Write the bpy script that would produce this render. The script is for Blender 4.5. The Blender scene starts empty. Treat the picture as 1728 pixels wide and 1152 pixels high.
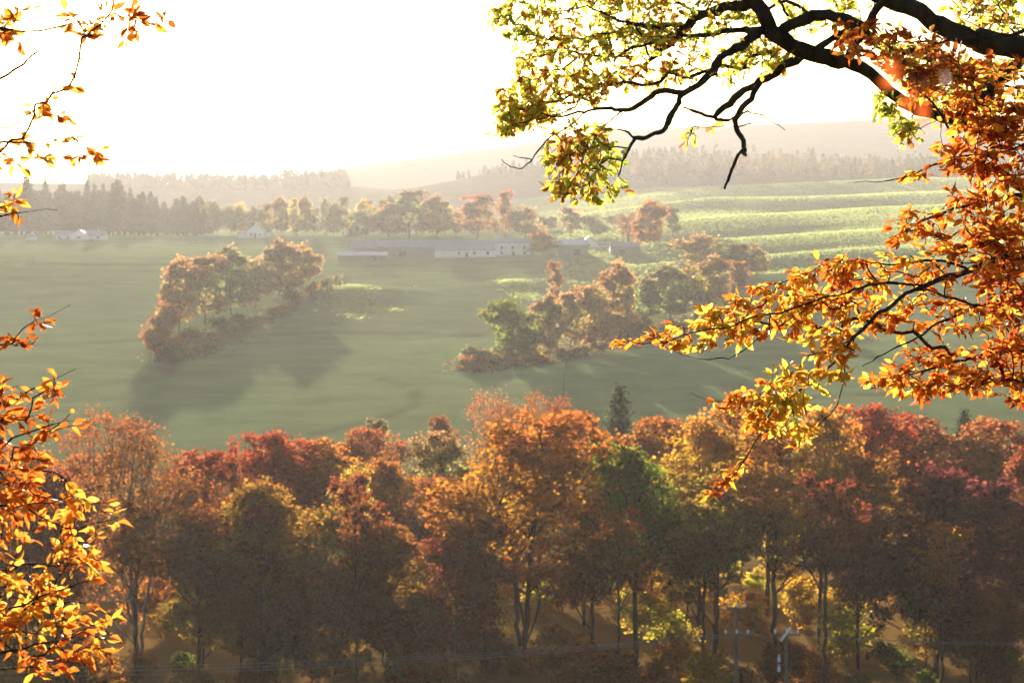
import bpy, math, random
import numpy as np
from mathutils import Vector, Matrix

# ------------------------------------------------------------------ camera, sky, sun, exposure
sc = bpy.context.scene
C = sc.collection
rng = np.random.default_rng(11)
random.seed(5)
F = 3360.0                                   # focal length in photo pixels (70 mm on 36 mm, 1728 px)
PITCH = math.atan(176.0 / F)                 # eye-level line sits at row 400 of the photo
cam = bpy.data.cameras.new('camera'); camo = bpy.data.objects.new('camera', cam); C.objects.link(camo)
cam.lens = 70; cam.sensor_width = 36; cam.clip_start = 0.1; cam.clip_end = 8000
camo.location = (0, 0, 0); camo.rotation_euler = (math.pi / 2 - PITCH, 0, 0)
cam.dof.use_dof = True; cam.dof.focus_distance = 9.6; cam.dof.aperture_fstop = 8.0; cam.dof.aperture_blades = 7
sc.camera = camo

SUN_EL, SUN_AZ = math.radians(7.8), math.radians(-8.0)     # azimuth from +Y, negative is to the left
sun_dir = Vector((math.sin(SUN_AZ) * math.cos(SUN_EL), math.cos(SUN_AZ) * math.cos(SUN_EL), math.sin(SUN_EL)))
w = bpy.data.worlds.new('World'); sc.world = w; w.use_nodes = True
nt = w.node_tree
sky = nt.nodes.new('ShaderNodeTexSky'); sky.sky_type = 'NISHITA'; sky.sun_disc = False
sky.sun_elevation = SUN_EL; sky.sun_rotation = SUN_AZ
sky.air_density = 1.0; sky.dust_density = 2.0; sky.ozone_density = 1.0
nt.nodes['Background'].inputs['Strength'].default_value = 0.065
nt.links.new(sky.outputs[0], nt.nodes['Background'].inputs['Color'])
sl = bpy.data.lights.new('sun', 'SUN'); so = bpy.data.objects.new('sun', sl); C.objects.link(so)
sl.energy = 5.0; sl.angle = math.radians(0.53); sl.color = (1.0, 0.885, 0.745)
so.rotation_euler = sun_dir.to_track_quat('Z', 'Y').to_euler(); so.location = (0, 0, 60)
vs = sc.view_settings
vs.view_transform = 'Standard'; vs.look = 'None'; vs.gamma = 1.0; vs.use_curve_mapping = False
vs.exposure = 1.78
cy = sc.cycles
sc.render.engine = 'CYCLES'
cy.max_bounces = 6; cy.diffuse_bounces = 3; cy.glossy_bounces = 2; cy.transmission_bounces = 4
cy.transparent_max_bounces = 8; cy.volume_bounces = 1
cy.use_denoising = True
cy.sample_clamp_indirect = 4.0
try:
    cy.denoiser = 'OPENIMAGEDENOISE'; cy.denoising_input_passes = 'RGB_ALBEDO_NORMAL'
except Exception:
    pass
HAZE_DENSITY = 0.000078
HAZE_G = 0.43

# ------------------------------------------------------------------ helpers
cp, sp = math.cos(PITCH), math.sin(PITCH)
def at(px, py, Y):
    """world point that the photo shows at pixel (px, py) when it stands Y metres ahead"""
    px = np.asarray(px, float); py = np.asarray(py, float); Y = np.asarray(Y, float)
    up = (576.0 - py) / F
    fw = cp + up * sp; z = -sp + up * cp; x = (px - 864.0) / F
    k = Y / fw
    return np.stack(np.broadcast_arrays(x * k, Y, z * k), -1)

def norm(v):
    return v / np.maximum(np.linalg.norm(v, axis=-1, keepdims=True), 1e-9)

def mesh(name, v, f, col=None, mat=None, smooth=False):
    """numpy verts and faces (all faces the same size) to a mesh datablock; col = per-vertex RGB"""
    me = bpy.data.meshes.new(name)
    v = np.asarray(v, np.float32); f = np.asarray(f, np.int32)
    n, k = f.shape
    me.vertices.add(len(v)); me.vertices.foreach_set('co', v.ravel())
    me.loops.add(n * k); me.loops.foreach_set('vertex_index', f.ravel())
    me.polygons.add(n); me.polygons.foreach_set('loop_start', np.arange(0, n * k, k, dtype=np.int32))
    if smooth:
        me.polygons.foreach_set('use_smooth', np.ones(n, bool))
    if col is not None:
        a = me.color_attributes.new('col', 'FLOAT_COLOR', 'POINT')
        c4 = np.ones((len(v), 4), np.float32); c4[:, :3] = col
        a.data.foreach_set('color', c4.ravel())
    me.update(calc_edges=True)
    if mat is not None:
        me.materials.append(mat)
    return me

def obj(name, me, parent=None, loc=None):
    o = bpy.data.objects.new(name, me); C.objects.link(o)
    if parent is not None: o.parent = parent
    if loc is not None: o.location = loc
    return o

def empty(name, loc=(0, 0, 0), rz=0.0):
    o = bpy.data.objects.new(name, None); C.objects.link(o)
    o.location = loc; o.rotation_euler = (0, 0, rz); o.empty_display_size = 0.5
    return o

def tag(o, label=None, cat=None, group=None, kind=None):
    if label: o['label'] = label
    if cat: o['category'] = cat
    if group: o['group'] = group
    if kind: o['kind'] = kind
    return o

def vnoise(x, y, seed=0):
    r = np.random.default_rng(seed).random((256, 256))
    xi = np.floor(x).astype(int); yi = np.floor(y).astype(int)
    fx = x - xi; fy = y - yi
    fx = fx * fx * (3 - 2 * fx); fy = fy * fy * (3 - 2 * fy)
    a = r[xi % 256, yi % 256]; b = r[(xi + 1) % 256, yi % 256]
    c = r[xi % 256, (yi + 1) % 256]; d = r[(xi + 1) % 256, (yi + 1) % 256]
    return (a * (1 - fx) + b * fx) * (1 - fy) + (c * (1 - fx) + d * fx) * fy - 0.5

class MB:
    """collects polygons of mixed size for small built things"""
    def __init__(s): s.v = []; s.f = []
    def box(s, x0, x1, y0, y1, z0, z1):
        b = len(s.v)
        s.v += [(x0, y0, z0), (x1, y0, z0), (x1, y1, z0), (x0, y1, z0), (x0, y0, z1), (x1, y0, z1), (x1, y1, z1), (x0, y1, z1)]
        s.f += [tuple(b + i for i in q) for q in ((0, 3, 2, 1), (4, 5, 6, 7), (0, 1, 5, 4), (1, 2, 6, 5), (2, 3, 7, 6), (3, 0, 4, 7))]
        return s
    def prism(s, prof, y0, y1):                      # profile in x,z extruded along y
        b = len(s.v); n = len(prof)
        s.v += [(x, y0, z) for x, z in prof] + [(x, y1, z) for x, z in prof]
        s.f += [tuple(b + i for i in range(n)), tuple(b + n + i for i in reversed(range(n)))]
        s.f += [(b + i, b + n + i, b + n + (i + 1) % n, b + (i + 1) % n) for i in range(n)]
        return s
    def prism_x(s, prof, x0, x1):                    # profile in y,z extruded along x
        b = len(s.v); n = len(prof)
        s.v += [(x0, y, z) for y, z in prof] + [(x1, y, z) for y, z in prof]
        s.f += [tuple(b + i for i in reversed(range(n))), tuple(b + n + i for i in range(n))]
        s.f += [(b + (i + 1) % n, b + n + (i + 1) % n, b + n + i, b + i) for i in range(n)]
        return s
    def lathe(s, prof, cx=0, cy_=0, n=10):           # list of (r, z)
        b = len(s.v)
        for r, z in prof:
            s.v += [(cx + r * math.cos(2 * math.pi * i / n), cy_ + r * math.sin(2 * math.pi * i / n), z) for i in range(n)]
        for k in range(len(prof) - 1):
            for i in range(n):
                j = (i + 1) % n
                s.f.append((b + k * n + i, b + k * n + j, b + (k + 1) * n + j, b + (k + 1) * n + i))
        s.f.append(tuple(b + (len(prof) - 1) * n + i for i in range(n)))
        s.f.append(tuple(b + i for i in reversed(range(n))))
        return s
    def build(s, name, mat, parent=None):
        me = bpy.data.meshes.new(name); me.from_pydata(s.v, [], s.f); me.update()
        me.materials.append(mat)
        return obj(name, me, parent)

# ------------------------------------------------------------------ materials
def mat_new(name):
    m = bpy.data.materials.new(name); m.use_nodes = True
    t = m.node_tree; t.nodes.clear()
    out = t.nodes.new('ShaderNodeOutputMaterial')
    return m, t, out

def leaf_material(name, use_object_colour, gloss=0.35, trans=0.5, refl=0.55):
    m, t, out = mat_new(name)
    a = t.nodes.new('ShaderNodeAttribute'); a.attribute_name = 'col'
    src = a.outputs['Color']
    if use_object_colour:
        oi = t.nodes.new('ShaderNodeObjectInfo')
        mx = t.nodes.new('ShaderNodeMix'); mx.data_type = 'RGBA'; mx.blend_type = 'MULTIPLY'; mx.inputs[0].default_value = 1
        t.links.new(a.outputs['Color'], mx.inputs[6]); t.links.new(oi.outputs['Color'], mx.inputs[7])
        src = mx.outputs[2]
    else:
        # mottling and browned patches on each leaf
        tc = t.nodes.new('ShaderNodeTexCoord'); nz = t.nodes.new('ShaderNodeTexNoise'); nz.inputs['Scale'].default_value = 55
        t.links.new(tc.outputs['Object'], nz.inputs['Vector'])
        rp = t.nodes.new('ShaderNodeValToRGB')
        rp.color_ramp.elements[0].position = 0.36; rp.color_ramp.elements[0].color = (0.72, 0.6, 0.45, 1)
        rp.color_ramp.elements[1].position = 0.56; rp.color_ramp.elements[1].color = (1.0, 1.0, 1.0, 1)
        t.links.new(nz.outputs['Fac'], rp.inputs['Fac'])
        mx = t.nodes.new('ShaderNodeMix'); mx.data_type = 'RGBA'; mx.blend_type = 'MULTIPLY'; mx.inputs[0].default_value = 1
        t.links.new(a.outputs['Color'], mx.inputs[6]); t.links.new(rp.outputs['Color'], mx.inputs[7])
        src = mx.outputs[2]
    d = t.nodes.new('ShaderNodeMix'); d.data_type = 'RGBA'; d.blend_type = 'MULTIPLY'; d.inputs[0].default_value = 1
    d.inputs[7].default_value = (refl, refl, refl, 1); t.links.new(src, d.inputs[6])
    p = t.nodes.new('ShaderNodeBsdfPrincipled'); p.inputs['Roughness'].default_value = 0.42
    p.inputs['Specular IOR Level'].default_value = gloss
    t.links.new(d.outputs[2], p.inputs['Base Color'])
    tr = t.nodes.new('ShaderNodeBsdfTranslucent'); t.links.new(src, tr.inputs['Color'])
    ms = t.nodes.new('ShaderNodeMixShader'); ms.inputs[0].default_value = trans
    t.links.new(p.outputs[0], ms.inputs[1]); t.links.new(tr.outputs[0], ms.inputs[2])
    t.links.new(ms.outputs[0], out.inputs['Surface'])
    return m

def noisy(name, c1, c2, scale=3.0, rough=0.85, bump=0.3, spec=0.2, detail=5.0, stretch=(1, 1, 1), bscale=None):
    m, t, out = mat_new(name)
    tc = t.nodes.new('ShaderNodeTexCoord'); mp = t.nodes.new('ShaderNodeMapping'); mp.inputs['Scale'].default_value = stretch
    t.links.new(tc.outputs['Object'], mp.inputs['Vector'])
    nz = t.nodes.new('ShaderNodeTexNoise'); nz.inputs['Scale'].default_value = scale; nz.inputs['Detail'].default_value = detail
    t.links.new(mp.outputs[0], nz.inputs['Vector'])
    rp = t.nodes.new('ShaderNodeValToRGB')
    rp.color_ramp.elements[0].position = 0.32; rp.color_ramp.elements[0].color = (*c1, 1)
    rp.color_ramp.elements[1].position = 0.68; rp.color_ramp.elements[1].color = (*c2, 1)
    t.links.new(nz.outputs['Fac'], rp.inputs['Fac'])
    p = t.nodes.new('ShaderNodeBsdfPrincipled'); p.inputs['Roughness'].default_value = rough
    p.inputs['Specular IOR Level'].default_value = spec
    t.links.new(rp.outputs['Color'], p.inputs['Base Color'])
    if bump:
        bp = t.nodes.new('ShaderNodeBump'); bp.inputs['Strength'].default_value = bump; bp.inputs['Distance'].default_value = 0.05
        src = nz
        if bscale:
            src = t.nodes.new('ShaderNodeTexNoise'); src.inputs['Scale'].default_value = bscale; src.inputs['Detail'].default_value = 4
            t.links.new(mp.outputs[0], src.inputs['Vector'])
        t.links.new(src.outputs['Fac'], bp.inputs['Height']); t.links.new(bp.outputs[0], p.inputs['Normal'])
    t.links.new(p.outputs[0], out.inputs['Surface'])
    return m

M = {}
M['leaf'] = leaf_material('autumn_leaf', False, gloss=0.5, trans=0.75)
M['crown'] = leaf_material('crown_leaf', True, gloss=0.0, trans=0.66, refl=0.4)
M['bark'] = noisy('bark', (0.022, 0.016, 0.012), (0.065, 0.05, 0.038), 14, 0.9, 0.8, 0.15, stretch=(1, 1, 0.3), bscale=30)
M['grey_bark'] = noisy('grey_bark', (0.10, 0.095, 0.09), (0.22, 0.21, 0.20), 5, 0.85, 0.5, 0.15, stretch=(1, 1, 0.35))
M['white_wall'] = noisy('white_harling', (0.70, 0.70, 0.68), (0.82, 0.82, 0.80), 1.2, 0.8, 0.1)
M['stone_wall'] = noisy('grey_stone', (0.20, 0.18, 0.16), (0.34, 0.31, 0.28), 2.5, 0.9, 0.4)
M['slate'] = noisy('slate', (0.20, 0.20, 0.23), (0.34, 0.33, 0.37), 2.0, 0.45, 0.2, 0.5)
M['tin'] = noisy('pale_sheet_roof', (0.50, 0.51, 0.53), (0.62, 0.62, 0.63), 1.5, 0.4, 0.1, 0.5)
M['dark'] = noisy('dark_opening', (0.02, 0.02, 0.022), (0.045, 0.045, 0.05), 2, 0.6, 0)
M['timber'] = noisy('weathered_timber', (0.10, 0.08, 0.06), (0.20, 0.165, 0.13), 6, 0.85, 0.4, stretch=(1, 1, 0.2))
M['porcelain'] = noisy('porcelain', (0.72, 0.72, 0.70), (0.82, 0.81, 0.78), 9, 0.25, 0, 0.5)
M['steel'] = noisy('grey_steel', (0.30, 0.31, 0.32), (0.42, 0.43, 0.44), 6, 0.45, 0.05, 0.5)
M['wire'] = noisy('aluminium_wire', (0.16, 0.15, 0.14), (0.24, 0.23, 0.22), 4, 0.4, 0, 0.5)
M['wool'] = noisy('wool', (0.62, 0.58, 0.50), (0.78, 0.75, 0.68), 12, 1.0, 0.6)
m, t, out = mat_new('window_glass')
p = t.nodes.new('ShaderNodeBsdfPrincipled'); p.inputs['Base Color'].default_value = (0.03, 0.035, 0.04, 1); p.inputs['Roughness'].default_value = 0.065
t.links.new(p.outputs[0], out.inputs['Surface']); M['glass'] = m

# ground: pasture, rough ground and litter tones come from the mesh, grain and tussocks from noise
m, t, out = mat_new('pasture')
a = t.nodes.new('ShaderNodeAttribute'); a.attribute_name = 'col'
tc = t.nodes.new('ShaderNodeTexCoord')
n1 = t.nodes.new('ShaderNodeTexNoise'); n1.inputs['Scale'].default_value = 0.06; n1.inputs['Detail'].default_value = 8; n1.inputs['Roughness'].default_value = 0.65
n2 = t.nodes.new('ShaderNodeTexNoise'); n2.inputs['Scale'].default_value = 1.3; n2.inputs['Detail'].default_value = 4
for n in (n1, n2): t.links.new(tc.outputs['Object'], n.inputs['Vector'])
rp = t.nodes.new('ShaderNodeValToRGB')
rp.color_ramp.elements[0].position = 0.3; rp.color_ramp.elements[0].color = (0.78, 0.76, 0.7, 1)
rp.color_ramp.elements[1].position = 0.7; rp.color_ramp.elements[1].color = (1.2, 1.15, 1.0, 1)
t.links.new(n1.outputs['Fac'], rp.inputs['Fac'])
mx = t.nodes.new('ShaderNodeMix'); mx.data_type = 'RGBA'; mx.blend_type = 'MULTIPLY'; mx.inputs[0].default_value = 1
t.links.new(a.outputs['Color'], mx.inputs[6]); t.links.new(rp.outputs['Color'], mx.inputs[7])
p = t.nodes.new('ShaderNodeBsdfPrincipled'); p.inputs['Roughness'].default_value = 1.0; p.inputs['Specular IOR Level'].default_value = 0.0
t.links.new(mx.outputs[2], p.inputs['Base Color'])
bp = t.nodes.new('ShaderNodeBump'); bp.inputs['Strength'].default_value = 0.5; bp.inputs['Distance'].default_value = 0.3
t.links.new(n2.outputs['Fac'], bp.inputs['Height']); t.links.new(bp.outputs[0], p.inputs['Normal'])
t.links.new(p.outputs[0], out.inputs['Surface'])
M['ground'] = m

# ------------------------------------------------------------------ the land: one sheet from our feet to the skyline hill
COLS = np.array([-3000, -600, 0, 200, 430, 600, 720, 864, 1050, 1290, 1500, 1728, 2400, 4800.])
def R(*v): return list(v)
ROWS = {  # metres ahead : height, or photo row of the surface per column
    -60: 0.5, 0: -1.75, 10: -4.6, 25: -9.2, 50: -16.5, 85: -26.5, 115: -32.3, 150: -34.2, 200: -35.2, 260: -36.5,
    330: R(760, 745, 740, 745, 745, 745, 745, 740, 735, 725, 720, 715, 705, 690),
    480: R(560, 555, 553, 556, 560, 562, 562, 562, 556, 545, 530, 515, 500, 490),
    640: R(425, 425, 427, 430, 433, 436, 436, 434, 430, 420, 408, 396, 385, 380),
    760: R(398, 398, 402, 403, 402, 404, 402, 398, 392, 376, 364, 355, 345, 340),
    900: R(388, 388, 394, 395, 394, 392, 388, 378, 362, 345, 335, 328, 320, 315),
    1080: R(385, 385, 392, 393, 390, 386, 380, 362, 338, 325, 314, 306, 298, 295),
    1180: R(380, 380, 386, 386, 384, 376, 350, 325, 312, 305, 300, 296, 288, 285),
    1330: R(330, 330, 338, 340, 342, 330, 312, 276, 258, 278, 286, 284, 280, 278),
    1460: R(296, 296, 300, 304, 308, 308, 330, 300, 290, 290, 290, 290, 288, 285),
    1600: R(330, 330, 335, 335, 335, 335, 330, 320, 300, 290, 285, 280, 275, 270),
    1900: R(330, 330, 326, 322, 306, 278, 262, 242, 214, 206, 196, 190, 186, 186),
    2200: R(345, 345, 345, 340, 330, 305, 290, 275, 250, 240, 235, 230, 225, 225),
    2700: 20.0,
}
gp = np.linspace(-3000, 4800, 521)
STRETCH = 1.5
def far_y(Y): return 330 + (Y - 330) * STRETCH if Y > 330 else Y
ROWS = {far_y(k): v for k, v in ROWS.items()}
ys = np.array(sorted(ROWS))
tab = []
for Y in ys:
    r = ROWS[Y]
    tab.append(np.full(gp.shape, float(r)) if not isinstance(r, list) else at(gp, np.interp(gp, COLS, r), Y)[:, 2])
tab = np.array(tab)
gy = np.concatenate([np.arange(-60, 300, 4.0), np.arange(300, 1800, 7.0), np.arange(1800, 3886, 14.0)])
T = np.array([np.interp(gy, ys, tab[:, j]) for j in range(len(gp))]).T
def blur(A, n, axis):
    k = np.hanning(2 * n + 3)[1:-1]; k /= k.sum()
    return np.apply_along_axis(lambda a: np.convolve(np.pad(a, n, mode='edge'), k, mode='valid'), axis, A)
T = blur(T, 8, 1); T = blur(T, 7, 0)

SWELL_Y = np.array([620., 715., 800., 930., 1160., 1400., 1700.])
def H(x, Y):
    x = np.asarray(x, float); Y = np.asarray(Y, float)
    px = 864 + F * x / np.maximum(Y, 140.0)
    fj = np.clip((px + 3000) / 15.0, 0, len(gp) - 1.001); j = fj.astype(int); fj = fj - j
    i = np.clip(np.searchsorted(gy, Y, side='right') - 1, 0, len(gy) - 2)
    fi = np.clip((Y - gy[i]) / (gy[i + 1] - gy[i]), 0, 1)
    z = (T[i, j] * (1 - fj) + T[i, j + 1] * fj) * (1 - fi) + (T[i + 1, j] * (1 - fj) + T[i + 1, j + 1] * fj) * fi
    far = np.clip((Y - 300) / 150, 0, 1) * np.clip((2600 - Y) / 800, 0, 1)
    z = z + far * (2.4 * vnoise(x / 160 + 9, Y / 150 + 3, 1) + 0.12 * vnoise(x / 45, Y / 40, 2))
    # rolling ground on the right: swells across the slope, shaped so low sun falls in bands
    rw = np.clip((px - 930) / 250, 0, 1) * np.clip((Y - 690) / 40, 0, 1) * np.clip((1560 - Y) / 90, 0, 1)
    Yn = Y + (90 * vnoise(x / 230 + 3, Y / 350, 4) - 0.10 * x) * np.clip((Y - 700) / 500, 0.15, 1)
    ph = np.interp(Yn, SWELL_Y, np.arange(len(SWELL_Y))); per = np.interp(Yn, SWELL_Y, np.gradient(SWELL_Y))
    rw = rw * np.clip(0.85 + 1.5 * vnoise(x / 95 + 7, Y / 140, 14), 0.25, 1.15)
    z = z + rw * 0.0150 * per * np.sin(2 * math.pi * ph)
    # two knolls added in the middle fields to catch sun as bright patches
    for kx, ky, a, s in ((-51, 655, 3.2, 14), (2, 690, 1.8, 10)):
        z = z + a * np.exp(-(((x - kx) / s) ** 2 + ((Y - ky) / (s * 1.2)) ** 2) / 2)
    near = np.clip((Y - 5) / 30, 0, 1) * np.clip((320 - Y) / 60, 0, 1)
    return z + near * 0.7 * vnoise(x / 9, Y / 9, 7)

def ground_at(px, py, y0=300.0, y1=1900.0):
    Y = np.arange(y0, y1, 1.0)
    P = at(px, py, Y)
    hit = np.nonzero(P[:, 2] <= H(P[:, 0], P[:, 1]))[0]
    k = hit[0] if len(hit) else int(np.argmin(P[:, 2] - H(P[:, 0], P[:, 1])))
    return float(P[k, 0]), float(Y[k]), float(H(P[k, 0], Y[k]))

YS = np.concatenate([np.arange(-60, 300, 3.0), np.arange(300, 1600, 4.5), np.arange(1600, 2800, 13.0), np.arange(2800, 3886, 70.0)])
S = np.linspace(-0.75, 0.75, 351)
XX = S[None, :] * (YS[:, None] + 170); YY = np.repeat(YS[:, None], len(S), 1)
ZZ = H(XX, YY)
PXg = 864 + F * XX / np.maximum(YY, 60); 
upz = ZZ / np.maximum(YY, 60)
PYg = 400 - upz * F
# real ground colours: pastures, rough brown strips by the burns, heather hill, woodland floor
def near_line(px, py, pts, wd):
    best = np.full(px.shape, 1e9)
    for (x0, y0), (x1, y1) in zip(pts[:-1], pts[1:]):
        tt = np.clip(((px - x0) * (x1 - x0) + (py - y0) * (y1 - y0)) / ((x1 - x0) ** 2 + (y1 - y0) ** 2), 0, 1)
        best = np.minimum(best, np.hypot(px - x0 - tt * (x1 - x0), (py - y0 - tt * (y1 - y0)) * 1.6))
    return np.clip(1.6 - best / wd, 0, 1)
col = np.zeros(XX.shape + (3,)); col[:] = (0.175, 0.225, 0.105)
tone = vnoise(XX / 90 + 30, YY / 70, 5)[..., None]
col *= 1 + 0.25 * tone
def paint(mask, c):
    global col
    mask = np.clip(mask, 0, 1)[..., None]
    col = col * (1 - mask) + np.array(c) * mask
ragged = 0.6 * vnoise(XX / 7, YY / 9, 6) + 0.3 * vnoise(XX / 3, YY / 4, 8)
mid = (YY > 310) & (YY < 1560)
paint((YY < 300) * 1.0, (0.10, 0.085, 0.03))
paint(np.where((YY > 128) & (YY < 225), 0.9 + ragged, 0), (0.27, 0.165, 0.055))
for line, wd in (([(835, 614), (850, 612), (950, 600), (1100, 560), (1290, 512)], 16),
                 ([(283, 625), (290, 600), (340, 580), (450, 535), (570, 475)], 14)):
    paint(np.where(mid, near_line(PXg, PYg, line, wd) * (1.0 + 1.2 * ragged), 0), (0.10, 0.075, 0.045))
for line, wd in (([(20, 583), (300, 572), (560, 560), (820, 566)], 4), ([(640, 640), (690, 652), (703, 672), (690, 690), (620, 712), (520, 735)], 6),
                 ([(40, 446), (560, 446)], 3), ([(1180, 690), (1400, 668), (1600, 660)], 6)):
    paint(np.where(mid, near_line(PXg, PYg, line, wd) * (0.4 + 0.8 * ragged), 0), (0.075, 0.07, 0.035))
paint(np.where(YY > 1575, 1.0, 0), (0.10, 0.085, 0.06))
paint(np.where((YY > 1560) & (YY < 1965) & (PXg > 680), 1.0, 0), (0.06, 0.05, 0.045))
paint(np.where((YY > 2085), 1.0, 0), (0.09, 0.08, 0.065))
idx = np.arange(XX.size).reshape(XX.shape)
q = np.stack([idx[:-1, :-1], idx[:-1, 1:], idx[1:, 1:], idx[1:, :-1]], -1).reshape(-1, 4)
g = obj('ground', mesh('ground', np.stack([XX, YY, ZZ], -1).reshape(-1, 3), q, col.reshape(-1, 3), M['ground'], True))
tag(g, 'rolling green pasture valley rising to hazy hills', kind='structure')

# ------------------------------------------------------------------ plant machinery
def skeleton(pos, par, tips, bf, jitter=0.0):
    """balanced spanning tree: joins every tip to the limbs in pos/par; returns positions and parents"""
    pos = np.asarray(pos, float); par = list(par); n0 = len(pos)
    L = np.zeros(n0)
    for i in range(n0):
        if par[i] >= 0: L[i] = L[par[i]] + np.linalg.norm(pos[i] - pos[par[i]])
    tips = np.asarray(tips, float); n = len(tips)
    allp = np.vstack([pos, tips]); allL = np.concatenate([L, np.zeros(n)])
    D = np.linalg.norm(tips[:, None] - pos[None], axis=2)
    cost = D + bf * L[None]
    bi = cost.argmin(1); bc = cost[np.arange(n), bi]
    order = {}; P = list(pos); par2 = list(par); LL = list(L); idxmap = np.full(n, -1)
    open_ = np.ones(n, bool)
    for _ in range(n):
        k = int(np.where(open_, bc, 1e18).argmin()); open_[k] = False
        b = int(bi[k]); me_ = len(P)
        P.append(tips[k]); par2.append(b); d = np.linalg.norm(tips[k] - P[b]); LL.append(LL[b] + d)
        dd = np.linalg.norm(tips - tips[k], axis=1) + bf * LL[me_]
        up = open_ & (dd < bc)
        bc[up] = dd[up]; bi[up] = me_
    return np.array(P), np.array(par2)

def subdivide(P, par, k, wob):
    """splits every edge in k and bends it a little, so that twigs are not rulers"""
    n = len(P); Q = [P]; par_new = np.full(n, -1); off = n; newpar = []
    e = np.nonzero(par >= 0)[0]
    prev = par[e].copy()
    d = P[e] - P[par[e]]; ln = np.linalg.norm(d, axis=1, keepdims=True)
    sag = norm(rng.normal(size=(len(e), 3))) * wob
    allnew = []; allpar = []
    for s in range(1, k):
        f = s / k
        pts = P[par[e]] + d * f + sag * ln * math.sin(math.pi * f) + rng.normal(size=d.shape) * ln * wob * 0.25
        ids = off + np.arange(len(e)); off += len(e)
        allnew.append(pts); allpar.append(prev); prev = ids
    newp = np.concatenate([P] + allnew); newpar = np.concatenate([par] + allpar)
    newpar[e] = prev
    return newp, newpar

def topo(par):
    n = len(par); depth = np.full(n, -1); depth[par < 0] = 0
    while (depth < 0).any():
        m_ = (depth < 0) & (depth[np.maximum(par, 0)] >= 0) & (par >= 0)
        depth[m_] = depth[par[m_]] + 1
    return np.argsort(depth, kind='stable')

def radii(par, tip, p=2.4, given=None):
    n = len(par); acc = np.zeros(n); order = topo(par)
    r = np.zeros(n)
    for i in order[::-1]:
        r[i] = max(acc[i], tip ** p) ** (1 / p)
        if given is not None and given[i] > 0: r[i] = max(given[i], 0)
        if par[i] >= 0: acc[par[i]] += r[i] ** p if (given is None or given[i] <= 0) else 0
    return r

def tubes(P, par, r, sides=5):
    """one frustum per edge, rings shared in direction along each main run"""
    n = len(P); e = np.nonzero(par >= 0)[0]
    ed = np.zeros_like(P); ed[e] = norm(P[e] - P[par[e]])
    main = np.full(n, -1); best = np.zeros(n)
    for i in e:
        if r[i] > best[par[i]]: best[par[i]] = r[i]; main[par[i]] = i
    nd = ed.copy(); hm = main >= 0
    nd[hm] = norm(ed[hm] + ed[main[hm]])
    ismain = main[par[e]] == e
    d0 = np.where(ismain[:, None], nd[par[e]], ed[e]); d1 = nd[e]
    r0 = np.where(ismain, r[par[e]], np.minimum(r[par[e]], r[e] * 1.15)); r1 = r[e]
    r0 = np.minimum(r0, r1 * 2.2)
    ref = np.array([0.31, 0.83, 0.47])
    ang = np.arange(sides) * 2 * math.pi / sides
    def ring(c, d, rr):
        u = norm(np.cross(d, ref)); v = np.cross(d, u)
        return c[:, None] + rr[:, None, None] * (np.cos(ang)[None, :, None] * u[:, None] + np.sin(ang)[None, :, None] * v[:, None])
    V = np.concatenate([ring(P[par[e]], d0, r0), ring(P[e], d1, r1)], 1)      # (E, 2s, 3)
    b = (np.arange(len(e)) * 2 * sides)[:, None, None]
    k = np.arange(sides); k2 = (k + 1) % sides
    fq = np.stack([k, k2, sides + k2, sides + k], -1)[None] + b
    return V.reshape(-1, 3), fq.reshape(-1, 4)

def place_template(tv, tf, pos, along, nrm, size):
    """copies of a leaf template: x across, y along, z normal"""
    along = norm(along); side = norm(np.cross(along, nrm)); nr = np.cross(side, along)
    V = pos[:, None] + size[:, None, None] * (tv[None, :, 0, None] * side[:, None] + tv[None, :, 1, None] * along[:, None] + tv[None, :, 2, None] * nr[:, None])
    Fq = tf[None] + (np.arange(len(pos)) * len(tv))[:, None, None]
    return V.reshape(-1, 3), Fq.reshape(-1, tf.shape[1]), side, along, nr

# beech leaf: oval, pointed, folded at the midrib, tip curling down (quads, midrib down the middle)
def oval_leaf(widths, curl, fold):
    n = len(widths); v = []
    for i, wd in enumerate(widths):
        y = i / (n - 1); z = -curl * y * y
        v += [(-wd, y, z + fold * wd), (0, y, z), (wd, y, z + fold * wd)]
    f = []
    for i in range(n - 1):
        b = 3 * i
        f += [(b, b + 1, b + 4, b + 3), (b + 1, b + 2, b + 5, b + 4)]
    return np.array(v), np.array(f)
BEECH = [oval_leaf([0.02, 0.16, 0.235, 0.255, 0.215, 0.12, 0.012], c, fo) for c, fo in ((0.15, 0.35), (0.35, 0.7), (-0.1, 0.5), (0.05, 0.15))]
BEECH += [oval_leaf([0.02, 0.11, 0.17, 0.20, 0.18, 0.09, 0.01], 0.6, 1.1), oval_leaf([0.03, 0.19, 0.26, 0.25, 0.17, 0.10, 0.03], -0.3, 0.9)]
BEECH[4][0][:, 0] += 0.16 * BEECH[4][0][:, 1] ** 2; BEECH[5][0][:, 0] -= 0.12 * BEECH[5][0][:, 1] ** 2
OAK = [oval_leaf([0.02, 0.09, 0.19, 0.10, 0.26, 0.15, 0.30, 0.19, 0.22, 0.05], c, fo) for c, fo in ((0.1, 0.3), (0.3, 0.5), (-0.15, 0.4))]
# far leaf: one bent quad standing for a spray of leaves
SPRAY = (np.array([(-0.5, 0, 0.12), (0.0, -0.45, -0.05), (0.5, 0.05, 0.12), (0.05, 0.6, 0.0)]), np.array([[0, 1, 2, 3]]))

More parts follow.
